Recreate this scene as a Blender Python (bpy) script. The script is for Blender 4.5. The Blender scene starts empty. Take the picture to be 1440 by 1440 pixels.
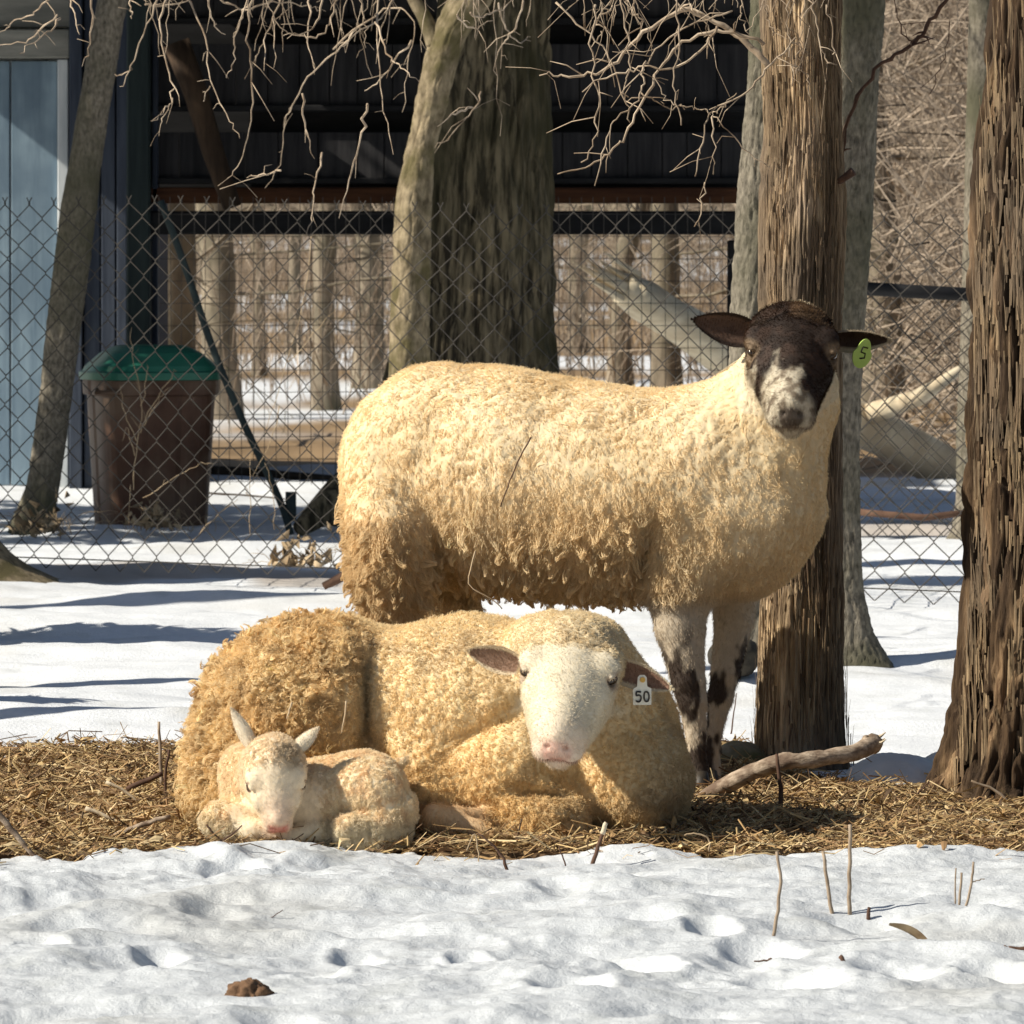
import bpy, math, random
import numpy as np
from mathutils import Vector, Matrix, kdtree

SC = bpy.context.scene
R = math.radians
# ------------------------------------------------------------------ camera
FP = 7560.0            # focal length in pixels of a 1440 px wide frame
HZ = 392.0             # image row of the horizon
CH = 0.95              # camera height
cd = bpy.data.cameras.new("camera"); cam = bpy.data.objects.new("camera", cd)
SC.collection.objects.link(cam); SC.camera = cam
cam.location = (0, 0, CH); cam.rotation_euler = (R(90), 0, 0)
cd.sensor_width = 36; cd.lens = 36 * FP / 1440
cd.shift_y = -(720 - HZ) / 1440.0
cd.clip_start = 0.5; cd.clip_end = 2000
cd.dof.use_dof = True; cd.dof.focus_distance = 9.5; cd.dof.aperture_fstop = 30
# ------------------------------------------------------------------ light
SUN_AZ = 74.0          # degrees to the left of straight behind the camera
SUN_EL = 37.0
w = bpy.data.worlds.new("World"); SC.world = w; w.use_nodes = True
nt = w.node_tree; bg = nt.nodes["Background"]
sky = nt.nodes.new("ShaderNodeTexSky"); sky.sky_type = 'NISHITA'; sky.sun_disc = False
sky.sun_elevation = R(SUN_EL)
sdir = Vector((-math.sin(R(SUN_AZ)) * math.cos(R(SUN_EL)), -math.cos(R(SUN_AZ)) * math.cos(R(SUN_EL)), math.sin(R(SUN_EL))))
sky.sun_rotation = math.atan2(sdir.x, sdir.y)
sky.air_density = 1.0; sky.dust_density = 0.6
nt.links.new(sky.outputs[0], bg.inputs[0]); bg.inputs[1].default_value = 0.05
sl = bpy.data.lights.new("sun", 'SUN'); so = bpy.data.objects.new("sun", sl); SC.collection.objects.link(so)
sl.energy = 5.0; sl.angle = R(0.5); sl.color = (1.0, 0.93, 0.80)
so.rotation_euler = sdir.to_track_quat('Z', 'Y').to_euler(); so.location = (-6, -4, 9)
SC.view_settings.view_transform = 'Standard'; SC.view_settings.look = 'None'
SC.view_settings.exposure = 0.3; SC.view_settings.gamma = 1.0

# ------------------------------------------------------------------ helpers
def P(px, py, d):
    return np.array([(px - 720.0) * d / FP, d, CH - (py - HZ) * d / FP])
def dg(py):            # depth of flat ground seen at row py
    return FP * CH / (py - HZ)

_rs = np.random.RandomState(5)
_perm = np.concatenate([_rs.permutation(256)] * 3)
_g = _rs.normal(size=(256, 3)); _g /= np.linalg.norm(_g, axis=1)[:, None]
def perlin(p, f=1.0, seed=0):
    p = np.asarray(p, float) * f + seed * 17.31
    i = np.floor(p).astype(int); fr = p - i; i &= 255
    u = fr * fr * fr * (fr * (fr * 6 - 15) + 10)
    out = 0
    for dx in (0, 1):
        for dy in (0, 1):
            for dz in (0, 1):
                h = _perm[_perm[_perm[i[:, 0] + dx] + i[:, 1] + dy] + i[:, 2] + dz]
                g = _g[h]
                dot = g[:, 0] * (fr[:, 0] - dx) + g[:, 1] * (fr[:, 1] - dy) + g[:, 2] * (fr[:, 2] - dz)
                wx = u[:, 0] if dx else 1 - u[:, 0]; wy = u[:, 1] if dy else 1 - u[:, 1]; wz = u[:, 2] if dz else 1 - u[:, 2]
                out = out + dot * wx * wy * wz
    return out * 1.5
def fbm(p, f=1.0, o=4, seed=0, gain=0.5):
    s = 0; a = 1.0
    for k in range(o):
        s = s + a * perlin(p, f, seed + k * 3); f *= 2.03; a *= gain
    return s
def ss(a, b, x):
    t = np.clip((x - a) / (b - a), 0, 1); return t * t * (3 - 2 * t)
def mixc(a, b, t):
    return a + (b - a) * t[:, None]

ORG = {}
def thing(name, label, cat, loc, group=None):
    o = bpy.data.objects.new(name, None); SC.collection.objects.link(o)
    o.location = [float(v) for v in loc]; o.empty_display_size = 0.1
    o['label'] = label; o['category'] = cat
    if group: o['group'] = group
    ORG[o.name] = np.array(loc, float)
    return o
def tag(o, label=None, cat=None, group=None, kind=None):
    if label: o['label'] = label
    if cat: o['category'] = cat
    if group: o['group'] = group
    if kind: o['kind'] = kind
    return o
def _place(o, parent, origin):
    if parent is not None:
        o.parent = parent
        po = ORG[parent.name]
        oo = np.array(origin, float) if origin is not None else po
        o.location = [float(v) for v in (oo - po)]
    else:
        oo = np.array(origin, float) if origin is not None else np.zeros(3)
        o.location = [float(v) for v in oo]
    ORG[o.name] = oo
    return oo
def mesh(name, V, F, mat, parent=None, origin=None, smooth=True, col=None):
    """V (n,3) world coordinates, F (m,3|4) index array or list of lists"""
    me = bpy.data.meshes.new(name); o = bpy.data.objects.new(name, me); SC.collection.objects.link(o)
    oo = _place(o, parent, origin)
    V = np.asarray(V, float) - oo
    if isinstance(F, np.ndarray):
        me.vertices.add(len(V)); me.vertices.foreach_set('co', V.ravel())
        n = F.shape[1]
        me.loops.add(F.size); me.loops.foreach_set('vertex_index', F.ravel().astype(np.int32))
        me.polygons.add(len(F)); me.polygons.foreach_set('loop_start', np.arange(0, F.size, n, dtype=np.int32))
        me.update(calc_edges=True); me.validate()
    else:
        me.from_pydata(V.tolist(), [], F); me.update()
    me.polygons.foreach_set('use_smooth', [smooth] * len(me.polygons))
    if col is not None:
        a = me.attributes.new('Col', 'FLOAT_COLOR', 'POINT')
        c = np.ones((len(V), 4)); c[:, :3] = np.clip(col, 0, 1); a.data.foreach_set('color', c.ravel())
    if mat: me.materials.append(mat)
    return o
class MB:
    """collects shapes, links them as one mesh object"""
    def __init__(s): s.V = []; s.F = []; s.n = 0; s.C = []
    def add(s, V, F, c=None):
        V = np.asarray(V, float); s.V.append(V)
        s.F += [[int(i) + s.n for i in f] for f in F]; s.n += len(V)
        if c is not None: s.C.append(np.tile(np.asarray(c, float), (len(V), 1)) if np.ndim(c) == 1 else c)
        return s
    def box(s, a, b, rot=None, c=None, bev=0.0):
        a = np.array(a, float); b = np.array(b, float); lo = np.minimum(a, b); hi = np.maximum(a, b)
        m = (lo + hi) / 2; h = (hi - lo) / 2
        if bev <= 0:
            V = np.array([[x, y, z] for x in (-1, 1) for y in (-1, 1) for z in (-1, 1)], float) * h
            F = [(0, 1, 3, 2), (4, 6, 7, 5), (0, 4, 5, 1), (2, 3, 7, 6), (0, 2, 6, 4), (1, 5, 7, 3)]
        else:
            bv = min(bev, h.min() * 0.9); V = []; idx = {}
            for x in (-1, 1):
                for y in (-1, 1):
                    for z in (-1, 1):
                        for ax in range(3):
                            q = np.array([x, y, z], float) * (h - bv); q[ax] += (x, y, z)[ax] * bv
                            idx[(x, y, z, ax)] = len(V); V.append(q)
            V = np.array(V); F = []
            for ax in range(3):
                o1, o2 = [k for k in range(3) if k != ax]
                for sg in (-1, 1):
                    f = []
                    for (p, q) in ((-1, -1), (1, -1), (1, 1), (-1, 1)):
                        k = [0, 0, 0]; k[ax] = sg; k[o1] = p; k[o2] = q; f.append(idx[tuple(k) + (ax,)])
                    F.append(f)
                for p in (-1, 1):
                    for q in (-1, 1):
                        k0 = [0, 0, 0]; k0[ax] = -1; k0[o1] = p; k0[o2] = q; k1 = list(k0); k1[ax] = 1
                        F.append([idx[tuple(k0) + (o1,)], idx[tuple(k1) + (o1,)], idx[tuple(k1) + (o2,)], idx[tuple(k0) + (o2,)]])
            for x in (-1, 1):
                for y in (-1, 1):
                    for z in (-1, 1):
                        F.append([idx[(x, y, z, 0)], idx[(x, y, z, 1)], idx[(x, y, z, 2)]])
        if rot is not None: V = V @ np.array(rot).T
        return s.add(V + m, F, c)
    def tube(s, pts, rad, n=6, cap=True, c=None):
        V, F = tube(pts, rad, n, cap); return s.add(V, F, c)
    def build(s, name, mat, parent=None, origin=None, smooth=False):
        col = np.concatenate(s.C) if s.C and sum(len(q) for q in s.C) == s.n else None
        return mesh(name, np.concatenate(s.V), s.F, mat, parent, origin, smooth, col)
def tube(pts, rad, n=6, cap=True):
    pts = np.asarray(pts, float); m = len(pts); rad = np.broadcast_to(np.asarray(rad, float), (m,))
    T = np.gradient(pts, axis=0); T /= np.linalg.norm(T, axis=1)[:, None] + 1e-12
    ref = np.array([0., 1, 0]) if abs(T[:, 1]).mean() < 0.8 else np.array([1., 0, 0])
    A = np.cross(T, ref); A /= np.linalg.norm(A, axis=1)[:, None] + 1e-12; B = np.cross(T, A)
    th = np.arange(n) * 2 * np.pi / n
    V = pts[:, None, :] + rad[:, None, None] * (np.cos(th)[None, :, None] * A[:, None, :] + np.sin(th)[None, :, None] * B[:, None, :])
    V = V.reshape(-1, 3); F = []
    for i in range(m - 1):
        for j in range(n):
            k = (j + 1) % n; F.append([i * n + j, i * n + k, (i + 1) * n + k, (i + 1) * n + j])
    if cap: F.append(list(range(n))[::-1]); F.append([(m - 1) * n + j for j in range(n)])
    return V, F
def cr(pts, k=6):
    """Catmull-Rom through control points (any dimension)"""
    p = np.asarray(pts, float)
    if len(p) < 3:
        t = np.linspace(0, 1, k + 1)[:, None]; return p[0] * (1 - t) + p[-1] * t
    q = np.vstack([2 * p[0] - p[1], p, 2 * p[-1] - p[-2]]); out = []
    for i in range(1, len(q) - 2):
        for t in np.arange(k) / k:
            out.append(0.5 * ((2 * q[i]) + (-q[i - 1] + q[i + 1]) * t + (2 * q[i - 1] - 5 * q[i] + 4 * q[i + 1] - q[i + 2]) * t * t + (-q[i - 1] + 3 * q[i] - 3 * q[i + 1] + q[i + 2]) * t ** 3))
    out.append(p[-1]); return np.array(out)

# ------------------------------------------------------------------ materials
def nmat(name, c1, c2, scale=(8, 8, 8), rough=0.85, bump=0.3, bscale=None, detail=6, attr=False, dist=0.004, c3=None, s3=1.5, lo=0.35, hi=0.65, spec=0.3, t3=(0.45, 0.62)):
    m = bpy.data.materials.new(name); m.use_nodes = True; t = m.node_tree; N = t.nodes; L = t.links
    b = N['Principled BSDF']; b.inputs['Roughness'].default_value = rough
    b.inputs['Specular IOR Level'].default_value = spec
    tc = N.new('ShaderNodeTexCoord'); mp = N.new('ShaderNodeMapping'); mp.inputs['Scale'].default_value = scale
    L.new(tc.outputs['Object'], mp.inputs['Vector'])
    n1 = N.new('ShaderNodeTexNoise'); n1.inputs['Scale'].default_value = 1; n1.inputs['Detail'].default_value = detail; n1.inputs['Roughness'].default_value = 0.62
    L.new(mp.outputs[0], n1.inputs['Vector'])
    r = N.new('ShaderNodeValToRGB'); r.color_ramp.elements[0].position = lo; r.color_ramp.elements[1].position = hi
    r.color_ramp.elements[0].color = (*c1, 1); r.color_ramp.elements[1].color = (*c2, 1)
    L.new(n1.outputs['Fac'], r.inputs[0]); out = r.outputs[0]
    if c3 is not None:
        n3 = N.new('ShaderNodeTexNoise'); n3.inputs['Scale'].default_value = s3; n3.inputs['Detail'].default_value = 5
        L.new(tc.outputs['Object'], n3.inputs['Vector'])
        mr = N.new('ShaderNodeMapRange'); mr.inputs[1].default_value = t3[0]; mr.inputs[2].default_value = t3[1]
        L.new(n3.outputs['Fac'], mr.inputs[0])
        mx = N.new('ShaderNodeMixRGB'); mx.inputs[2].default_value = (*c3, 1)
        L.new(mr.outputs[0], mx.inputs[0]); L.new(out, mx.inputs[1]); out = mx.outputs[0]
    if attr:
        at = N.new('ShaderNodeAttribute'); at.attribute_name = 'Col'
        mx = N.new('ShaderNodeMixRGB'); mx.blend_type = 'MULTIPLY'; mx.inputs[0].default_value = 1
        L.new(at.outputs['Color'], mx.inputs[1]); L.new(out, mx.inputs[2]); out = mx.outputs[0]
    L.new(out, b.inputs['Base Color'])
    if bump:
        mb = N.new('ShaderNodeMapping'); mb.inputs['Scale'].default_value = bscale or tuple(v * 2.5 for v in scale)
        L.new(tc.outputs['Object'], mb.inputs['Vector'])
        n2 = N.new('ShaderNodeTexNoise'); n2.inputs['Scale'].default_value = 1; n2.inputs['Detail'].default_value = 8; n2.inputs['Roughness'].default_value = 0.65
        L.new(mb.outputs[0], n2.inputs['Vector'])
        bp = N.new('ShaderNodeBump'); bp.inputs['Strength'].default_value = bump; bp.inputs['Distance'].default_value = dist
        L.new(n2.outputs['Fac'], bp.inputs['Height']); L.new(bp.outputs[0], b.inputs['Normal'])
    return m
# ================================================================== ground
def straw_mask(x, y):
    """1 inside the bare straw-covered strip where the snow has melted"""
    p = np.stack([x, y, np.zeros_like(x)], 1)
    n = fbm(p, 2.2, 4, 3) * 0.16 + fbm(p, 11, 4, 9) * 0.075
    front = 8.80 - 0.06 * x + 0.06 * np.sin(x * 3.1 + 1) + n * 0.7
    back = 10.75 + 0.1 * np.sin(x * 2.3) + n * 2.0 - 0.88 * ss(0.42, 0.62, x)
    return ss(front - 0.03, front + 0.05, y) * (1 - ss(back - 0.05, back + 0.12, y))
_rd = np.random.RandomState(11)
DIPS = []
for k in range(60):
    yy = _rd.uniform(6.6, 8.65); DIPS.append((_rd.uniform(-0.8, 0.8), yy, _rd.uniform(0.035, 0.09), _rd.uniform(0.03, 0.06) * 1.5, _rd.uniform(0.005, 0.016), _rd.uniform(-0.5, 0.5)))
# the deeper hoof prints the photo shows
for (px, py, w_, dp) in ((330, 1238, 38, .03), (850, 1268, 20, .02), (660, 1350, 26, .03), (890, 1362, 45, .03), (925, 1365, 30, .03), (500, 1350, 30, .02), (60, 1345, 30, .03), (225, 1355, 30, .025), (800, 1415, 45, .035), (1070, 1340, 45, .03), (1110, 1390, 60, .035), (1260, 1375, 50, .03), (1000, 1320, 30, .025), (1400, 1375, 40, .03), (430, 1385, 40, .02), (300, 1300, 40, .015)):
    d = dg(py); DIPS.append(((px - 720) * d / FP, d, w_ / FP * d, w_ / FP * d * 1.7, dp, 0.2))
def ground_z(x, y):
    x = np.asarray(x, float); y = np.asarray(y, float)
    p = np.stack([x, y, np.zeros_like(x)], 1)
    near = 1 - ss(8.9, 9.3, y)
    mid = ss(10.3, 11.0, y) * (1 - ss(26, 34, y))
    z = near * (0.022 * fbm(p * [1.0, 1, 1], 3.0, 3, 1) + 0.0055 * fbm(p * [.6, 1.2, 1], 10, 3, 5, .55) + 0.0028 * perlin(p, 48, 8) + 0.0035 * ss(.1, .5, perlin(p, 2.4, 14)) * (1 - 2 * np.abs(perlin(p, 22, 15))))
    rid = 1 - np.abs(perlin(p * [0.7, 1.1, 1], 5.2, 21)) * 2
    z = z + near * 0.007 * np.clip(rid, 0, 1) ** 2
    z = z + mid * (0.055 * perlin(p * [.35, 1.0, 1], 1.1, 31) + 0.022 * fbm(p * [.5, 1.3, 1], 3.1, 4, 33) + 0.03 * ss(0.1, .6, perlin(p * [0.22, 1, 1], 1.9, 41)))
    for (cx, cy, rx, ry, dep, a) in DIPS:
        sel = (np.abs(x - cx) < 3 * rx) & (np.abs(y - cy) < 3 * ry)
        if sel.any():
            ca, sa = math.cos(a), math.sin(a); dx = x[sel] - cx; dy = y[sel] - cy
            q = ((dx * ca + dy * sa) / rx) ** 2 + ((-dx * sa + dy * ca) / ry) ** 2
            z[sel] += near[sel] * (-dep * np.exp(-q ** 1.6) + 0.12 * dep * np.exp(-(np.sqrt(q) - 1.45) ** 2 * 7))
    # front bank of snow a little higher than the melted strip
    z = z + 0.012 * ss(9.0, 8.6, y)
    # wood floor rising into a low hill behind
    z = z + 0.004 * np.clip(y - 34, 0, 60) ** 1.5 + 0.16 * fbm(p, .12, 3, 51) * ss(34, 50, y)
    return z
def gz(x, y):
    x = float(x); y = float(y)
    m = float(straw_mask(np.array([x]), np.array([y]))[0])
    return float(ground_z(np.array([x]), np.array([y]))[0]) * (1 - m) + 0.0 * m
def build_ground():
    rows = np.concatenate([[-60, -20, -5, 1, 4], np.arange(6.3, 9.05, 0.0085), np.arange(9.05, 10.3, 0.03), np.arange(10.3, 14.5, 0.02), np.arange(14.5, 26, 0.045), np.geomspace(26, 700, 160)])
    u = np.linspace(-1.12, 1.12, 430)
    out = 1.12 * np.geomspace(1.02, 120, 34)
    g = np.concatenate([-out[::-1], u, out])
    X = []; Y = []
    for y in rows:
        wv = max(0.0953 * y, 0.7); X.append(g * wv); Y.append(np.full(len(g), y))
    X = np.concatenate(X); Y = np.concatenate(Y)
    m = straw_mask(X, Y)
    Z = ground_z(X, Y); Z = Z * (1 - m) - 0.035 * m
    nr, nc = len(rows), len(g)
    i = np.arange(nr - 1)[:, None] * nc + np.arange(nc - 1)[None, :]
    i = i.ravel(); F = np.stack([i, i + 1, i + nc + 1, i + nc], 1)
    # patches of leaf litter where the snow has gone
    p = np.stack([X, Y, Z], 1)
    lit = ss(0.0, 0.16, fbm(p * [.6, .8, 1], 0.34, 4, 71) + 0.20) * ss(24.5, 27, Y)
    yy = Y + 0.5 * perlin(p, .8, 77)
    lit = np.maximum(lit, ss(25.2, 25.8, yy) * (1 - ss(33, 37, yy)) * ss(-.35, .05, perlin(p * [.4, 1, 1], .55, 79) + .12))
    px_ = 720 + X * FP / np.maximum(Y, 1)
    lit = np.maximum(lit, ss(1150, 1230, px_) * ss(16.6, 17.2, yy) * (1 - ss(21, 23, yy)) * 0.55 * ss(-.1, .2, perlin(p, 1.2, 83)))
    lit = np.maximum(lit, (1 - ss(.35, .8, np.abs(X + .95))) * ss(16.7, 17.3, yy) * (1 - ss(17.4, 18.1, yy)) * .6 * ss(-.1, .2, perlin(p, 2.2, 85)))
    lit = np.maximum(lit, m)
    lit = np.maximum(lit, ss(5.2, 4.2, Y))                      # unseen brown ground added behind the camera to cut snow bounce
    lc = np.array([.33, .225, .125]); col = np.tile(np.array([.86, .89, .93]), (len(X), 1))
    dirt = ss(0.15, .6, fbm(p, 1.6, 4, 91)) * 0.25
    col = col * (1 - dirt[:, None] * np.array([.35, .42, .55]))
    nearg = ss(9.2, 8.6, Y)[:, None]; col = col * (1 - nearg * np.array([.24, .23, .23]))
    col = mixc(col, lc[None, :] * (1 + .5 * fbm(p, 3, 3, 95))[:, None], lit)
    mt = nmat('snow', (.90, .90, .90), (1, 1, 1), (60, 60, 60), .62, .7, (140, 140, 140), 6, True, .004, lo=.3, hi=.7, spec=.25, c3=(.80, .80, .78), s3=9, t3=(.55, .75))
    t = mt.node_tree; b = t.nodes['Principled BSDF']
    b.inputs['Subsurface Weight'].default_value = 0.0
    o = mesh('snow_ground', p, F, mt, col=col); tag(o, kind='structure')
    return o
build_ground()

# ------------------------------------------------------------------ straw strip
def straw_bed():
    rs = np.random.RandomState(3)
    mb_V = []; mb_F = []; C = []; n = 0
    # mound sheet
    xs = np.arange(-1.35, 1.36, .012); ys = np.arange(8.6, 11.15, .014)
    X, Y = np.meshgrid(xs, ys); x = X.ravel(); y = Y.ravel()
    m = straw_mask(x, y); p = np.stack([x, y, 0 * x], 1)
    z = -0.022 + m * (0.018 + 0.012 * fbm(p, 9, 3, 5) + .008 * perlin(p, 45, 7)) - 0.06 * (1 - ss(0.02, .5, m))
    nc = len(xs); i = (np.arange(len(ys) - 1)[:, None] * nc + np.arange(nc - 1)[None, :]).ravel()
    F = np.stack([i, i + 1, i + nc + 1, i + nc], 1)
    keep = m[F].max(axis=1) > 0.0
    F = F[keep]
    mb_V.append(np.stack([x, y, z], 1)); mb_F.append(F); n = len(x)
    t = ss(-.5, .6, fbm(p, 12, 3, 8)); C.append(mixc(np.array([[.13, .078, .04]]), np.array([[.36, .24, .125]]), t))
    # straws, chips and leaves
    N = 46000
    cx = rs.uniform(-1.3, 1.3, N * 2); cy = rs.uniform(8.65, 10.95, N * 2) ** 1.0
    mk = np.maximum(straw_mask(cx, cy), .0) > rs.uniform(0.3, .9, N * 2); mk |= (rs.uniform(size=N * 2) < .02) & (cy < 9.0); cx = cx[mk][:N]; cy = cy[mk][:N]; N = len(cx)
    kind = rs.uniform(size=N); pal = np.array([[.56, .40, .19], [.40, .255, .115], [.22, .135, .07], [.68, .52, .29], [.11, .07, .04], [.32, .19, .09]])
    pw = np.array([.26, .27, .16, .11, .08, .12]); ci = rs.choice(6, N, p=pw)
    col = pal[ci] * rs.uniform(.75, 1.2, N)[:, None]
    L = np.where(kind < .86, rs.gamma(3, .014, N), rs.uniform(.01, .03, N)); L = np.clip(L, .01, .15)
    W = np.where(kind < .86, rs.uniform(.0008, .0019, N), rs.uniform(.003, .008, N))
    a = rs.uniform(0, np.pi, N); a = np.where(rs.uniform(size=N) < .5, a * .35 - .17 * np.pi, a)
    el = rs.normal(0, .16, N) + (kind > .86) * rs.normal(0, .45, N)
    mk = straw_mask(cx, cy)
    base = 0.006 + 0.012 * fbm(np.stack([cx, cy, 0 * cx], 1), 9, 3, 5) + rs.uniform(-.006, .014, N) - .012 * (1 - mk); out_ = mk < .5; base = np.where(out_, ground_z(cx, cy) + .003, base)
    D = np.stack([np.cos(a) * np.cos(el), np.sin(a) * np.cos(el), np.sin(el)], 1)
    S = np.stack([-np.sin(a), np.cos(a), rs.normal(0, .6, N)], 1); S /= np.linalg.norm(S, axis=1)[:, None]
    U = np.cross(D, S)
    c = np.stack([cx, cy, base + np.abs(np.sin(el)) * L * .5], 1)
    bend = rs.normal(0, .12, N) * L
    pts = []
    for q, (tt, bb) in enumerate(((-.5, -1), (0, 1), (.5, -1))):
        ctr = c + D * (L * tt)[:, None] + U * (bend * bb)[:, None]
        wv = W * np.where((kind > .86) & (tt != 0), .35, 1.0)
        for sg in (-1, 1): pts.append(ctr + S * (wv * sg)[:, None])
        pts.append(ctr + U * (W * .9 * np.where(kind > .86, .25, 1.0))[:, None])
    V = np.stack(pts, 1).reshape(-1, 3)          # 9 verts per blade
    k = (np.arange(N) * 9)[:, None] + n
    fs = []
    for s0 in (0, 3):
        for (p0, p1) in ((0, 2), (2, 1), (1, 0)):
            fs.append(np.concatenate([k + s0 + p0, k + s0 + p1, k + s0 + 3 + p1, k + s0 + 3 + p0], 1))
    mb_V.append(V); mb_F += fs; C.append(np.repeat(col, 9, axis=0))
    mt = nmat('straw_litter', (.75, .75, .75), (1.1, 1.1, 1.1), (60, 60, 60), .8, .3, attr=True, dist=.002)
    o = mesh('straw_bed', np.concatenate(mb_V), np.concatenate(mb_F), mt, smooth=False, col=np.concatenate(C))
    tag(o, 'trampled strip of brown straw, bark chips and dead leaves on melted snow', 'straw', kind='stuff')
straw_bed()
# ================================================================== trees
M_bark_grey = nmat('bark_grey', (.065, .056, .042), (.33, .29, .225), (80, 80, 42), .9, .9, (150, 150, 60), 7, False, .006, c3=(.10, .095, .06), s3=2.2, lo=.3, hi=.7)
M_bark_dark = nmat('bark_dark', (.03, .024, .015), (.24, .195, .12), (40, 40, 5), .95, .8, (110, 110, 14), 7, False, .008, c3=(.05, .045, .022), s3=1.6, lo=.3, hi=.7)
M_bark_cedar = nmat('bark_cedar', (.075, .042, .024), (.46, .31, .19), (110, 110, 7), .92, 1.0, (300, 300, 22), 8, True, .006, c3=(.17, .125, .09), s3=5, lo=.32, hi=.68)
M_bark_lit = nmat('bark_mottled', (.11, .085, .05), (.36, .29, .185), (30, 30, 16), .9, .8, (110, 110, 60), 7, False, .006, c3=(.12, .10, .045), s3=9, lo=.35, hi=.62)
M_twig = nmat('twig_bark', (.20, .14, .09), (.62, .50, .37), (14, 14, 14), .8, .2, (120, 120, 120), dist=.001)
M_twig_dark = nmat('twig_dark', (.06, .03, .02), (.15, .085, .055), (20, 20, 20), .85, .3, dist=.001)
M_wood_bg = nmat('bark_far', (.14, .115, .085), (.36, .30, .225), (14, 14, 3), .95, .5, dist=.01, c3=(.07, .075, .045), s3=.8)
M_brush = nmat('brush_stems', (.22, .17, .125), (.54, .44, .34), (1.5, 1.5, 1.5), .9, 0)

def trunk(name, prof, d, mat, parent, amp=.004, f=60, fz=.12, flute=.06, lobes=5, seed=0, n=110, dz=.012, top=4.5, taper=.8, col=None, fur=1.0, rooty=0.0):
    """prof: (row, left edge, right edge) of the visible outline at distance d, bottom row first"""
    pr = sorted(prof, key=lambda t: -t[0])
    zc = np.array([P(0, t[0], d)[2] for t in pr]); xc = np.array([P((t[1] + t[2]) / 2, t[0], d)[0] for t in pr]); rr = np.array([(t[2] - t[1]) / 2 * d / FP for t in pr])
    sl_ = (xc[-1] - xc[-2]) / (zc[-1] - zc[-2])
    zc = np.append(zc, top); xc = np.append(xc, xc[-1] + .5 * sl_ * (top - zc[-2])); rr = np.append(rr, rr[-1] * taper)
    vis = CH + HZ * d / FP + .15
    z = np.concatenate([np.arange(zc[0] - .06, vis, dz), np.arange(vis, top, dz * 5)])
    X = np.interp(z, zc, xc); Rr = np.interp(z, zc, rr)
    k = max(3, int(.06 / dz)) | 1; ker = np.hanning(k + 2)[1:-1]; ker /= ker.sum()
    def sm(a): return np.convolve(np.pad(a, k // 2, mode='edge'), ker, mode='valid')
    X = sm(X); Rr = sm(Rr)
    th = np.arange(n) * 2 * np.pi / n
    TH, Z = np.meshgrid(th, z); RR = np.repeat(Rr[:, None], n, 1)
    base = np.stack([np.cos(TH) * RR, np.sin(TH) * RR, Z * .25], -1).reshape(-1, 3)
    lob = np.sin(lobes * TH + seed + 1.3 * np.sin(Z * 1.1 + seed)).ravel() * flute + perlin(base, 6 / max(Rr.mean(), .05) * .1, seed) * flute
    zz = Z.ravel(); zb = zc[0]
    lob = lob + rooty * np.exp(-(zz - zb) / .12) * (.5 + .5 * np.sin(lobes * TH.ravel() + seed * 2))
    q = np.stack([np.cos(TH) * RR, np.sin(TH) * RR, Z * fz], -1).reshape(-1, 3)
    wob = perlin(q * [1, 1, 3], f * .25, seed + 7) * .01 * min(1, 34 / f)
    q = q + wob[:, None]
    nz = perlin(q, f, seed + 3); nz2 = perlin(q, f * 2.3, seed + 5)
    h = -np.clip(1 - np.abs(nz) * 4.0, 0, 1) ** 1.5 * fur + .6 * nz2 + .3 * perlin(q * [1, 1, 1.5], f * 4.5, seed + 8) + .8 * perlin(q, f * .4, seed + 6)
    rad = RR.ravel() * (1 + lob) + amp * h
    V = np.stack([np.repeat(X[:, None], n, 1).ravel() + np.cos(TH.ravel()) * rad, d + np.sin(TH.ravel()) * rad, zz], 1)
    nr = len(z); i = np.arange(nr - 1)[:, None] * n; j = np.arange(n)[None, :]; j2 = (j + 1) % n
    F = np.stack([(i + j).ravel(), (i + j2).ravel(), (i + n + j2).ravel(), (i + n + j).ravel()], 1)
    c = col(V, TH.ravel(), h) if col else None
    o = mesh(name, V, F, mat, parent, col=c)
    return o, (X[-1], d, top, Rr[-1])

def grow(mb, p, v, L, r, depth, rs, side=3, up=.12, nseg=5, split=(3, 5), spread=.8):
    """a limb with side limbs, bare of leaves"""
    pts = [np.array(p, float)]; v = np.array(v, float); v /= np.linalg.norm(v)
    dirs = []
    for k in range(nseg):
        v = v + rs.normal(0, .16, 3) + np.array([0, 0, up * .3]); v /= np.linalg.norm(v)
        pts.append(pts[-1] + v * L / nseg); dirs.append(v.copy())
    rad = np.linspace(r, r * .45, nseg + 1)
    mb.tube(pts, rad, side if depth < 2 else 5, False)
    if depth <= 0: return
    for k in range(rs.randint(*split)):
        t = rs.uniform(.25, 1.0) * nseg; i = min(int(t), nseg - 1)
        q = pts[i] + (pts[i + 1] - pts[i]) * (t - i)
        a = rs.normal(0, 1, 3); a -= a.dot(dirs[i]) * dirs[i]; a /= np.linalg.norm(a)
        grow(mb, q, dirs[i] * .7 + a * spread, L * rs.uniform(.45, .7), rad[i] * .55, depth - 1, rs, side, up, nseg, split, spread)
def crown(parent, tip, lean, n, L, r, depth, seed, mat, zmin=None):
    rs = np.random.RandomState(seed); mb = MB(); x, y, z, rr = tip
    for k in range(n):
        a = rs.uniform(0, 6.28); zz = z - rs.uniform(0, 1.6) * (k > 0)
        grow(mb, (x - lean * (z - zz), y, zz - .02), (math.cos(a) * .8, math.sin(a) * .8, rs.uniform(.5, 1.3) + (k == 0)), L * rs.uniform(.7, 1.1), r * rs.uniform(.5, .9), depth, rs)
    return mb.build('crown', mat, parent, smooth=True)

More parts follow.
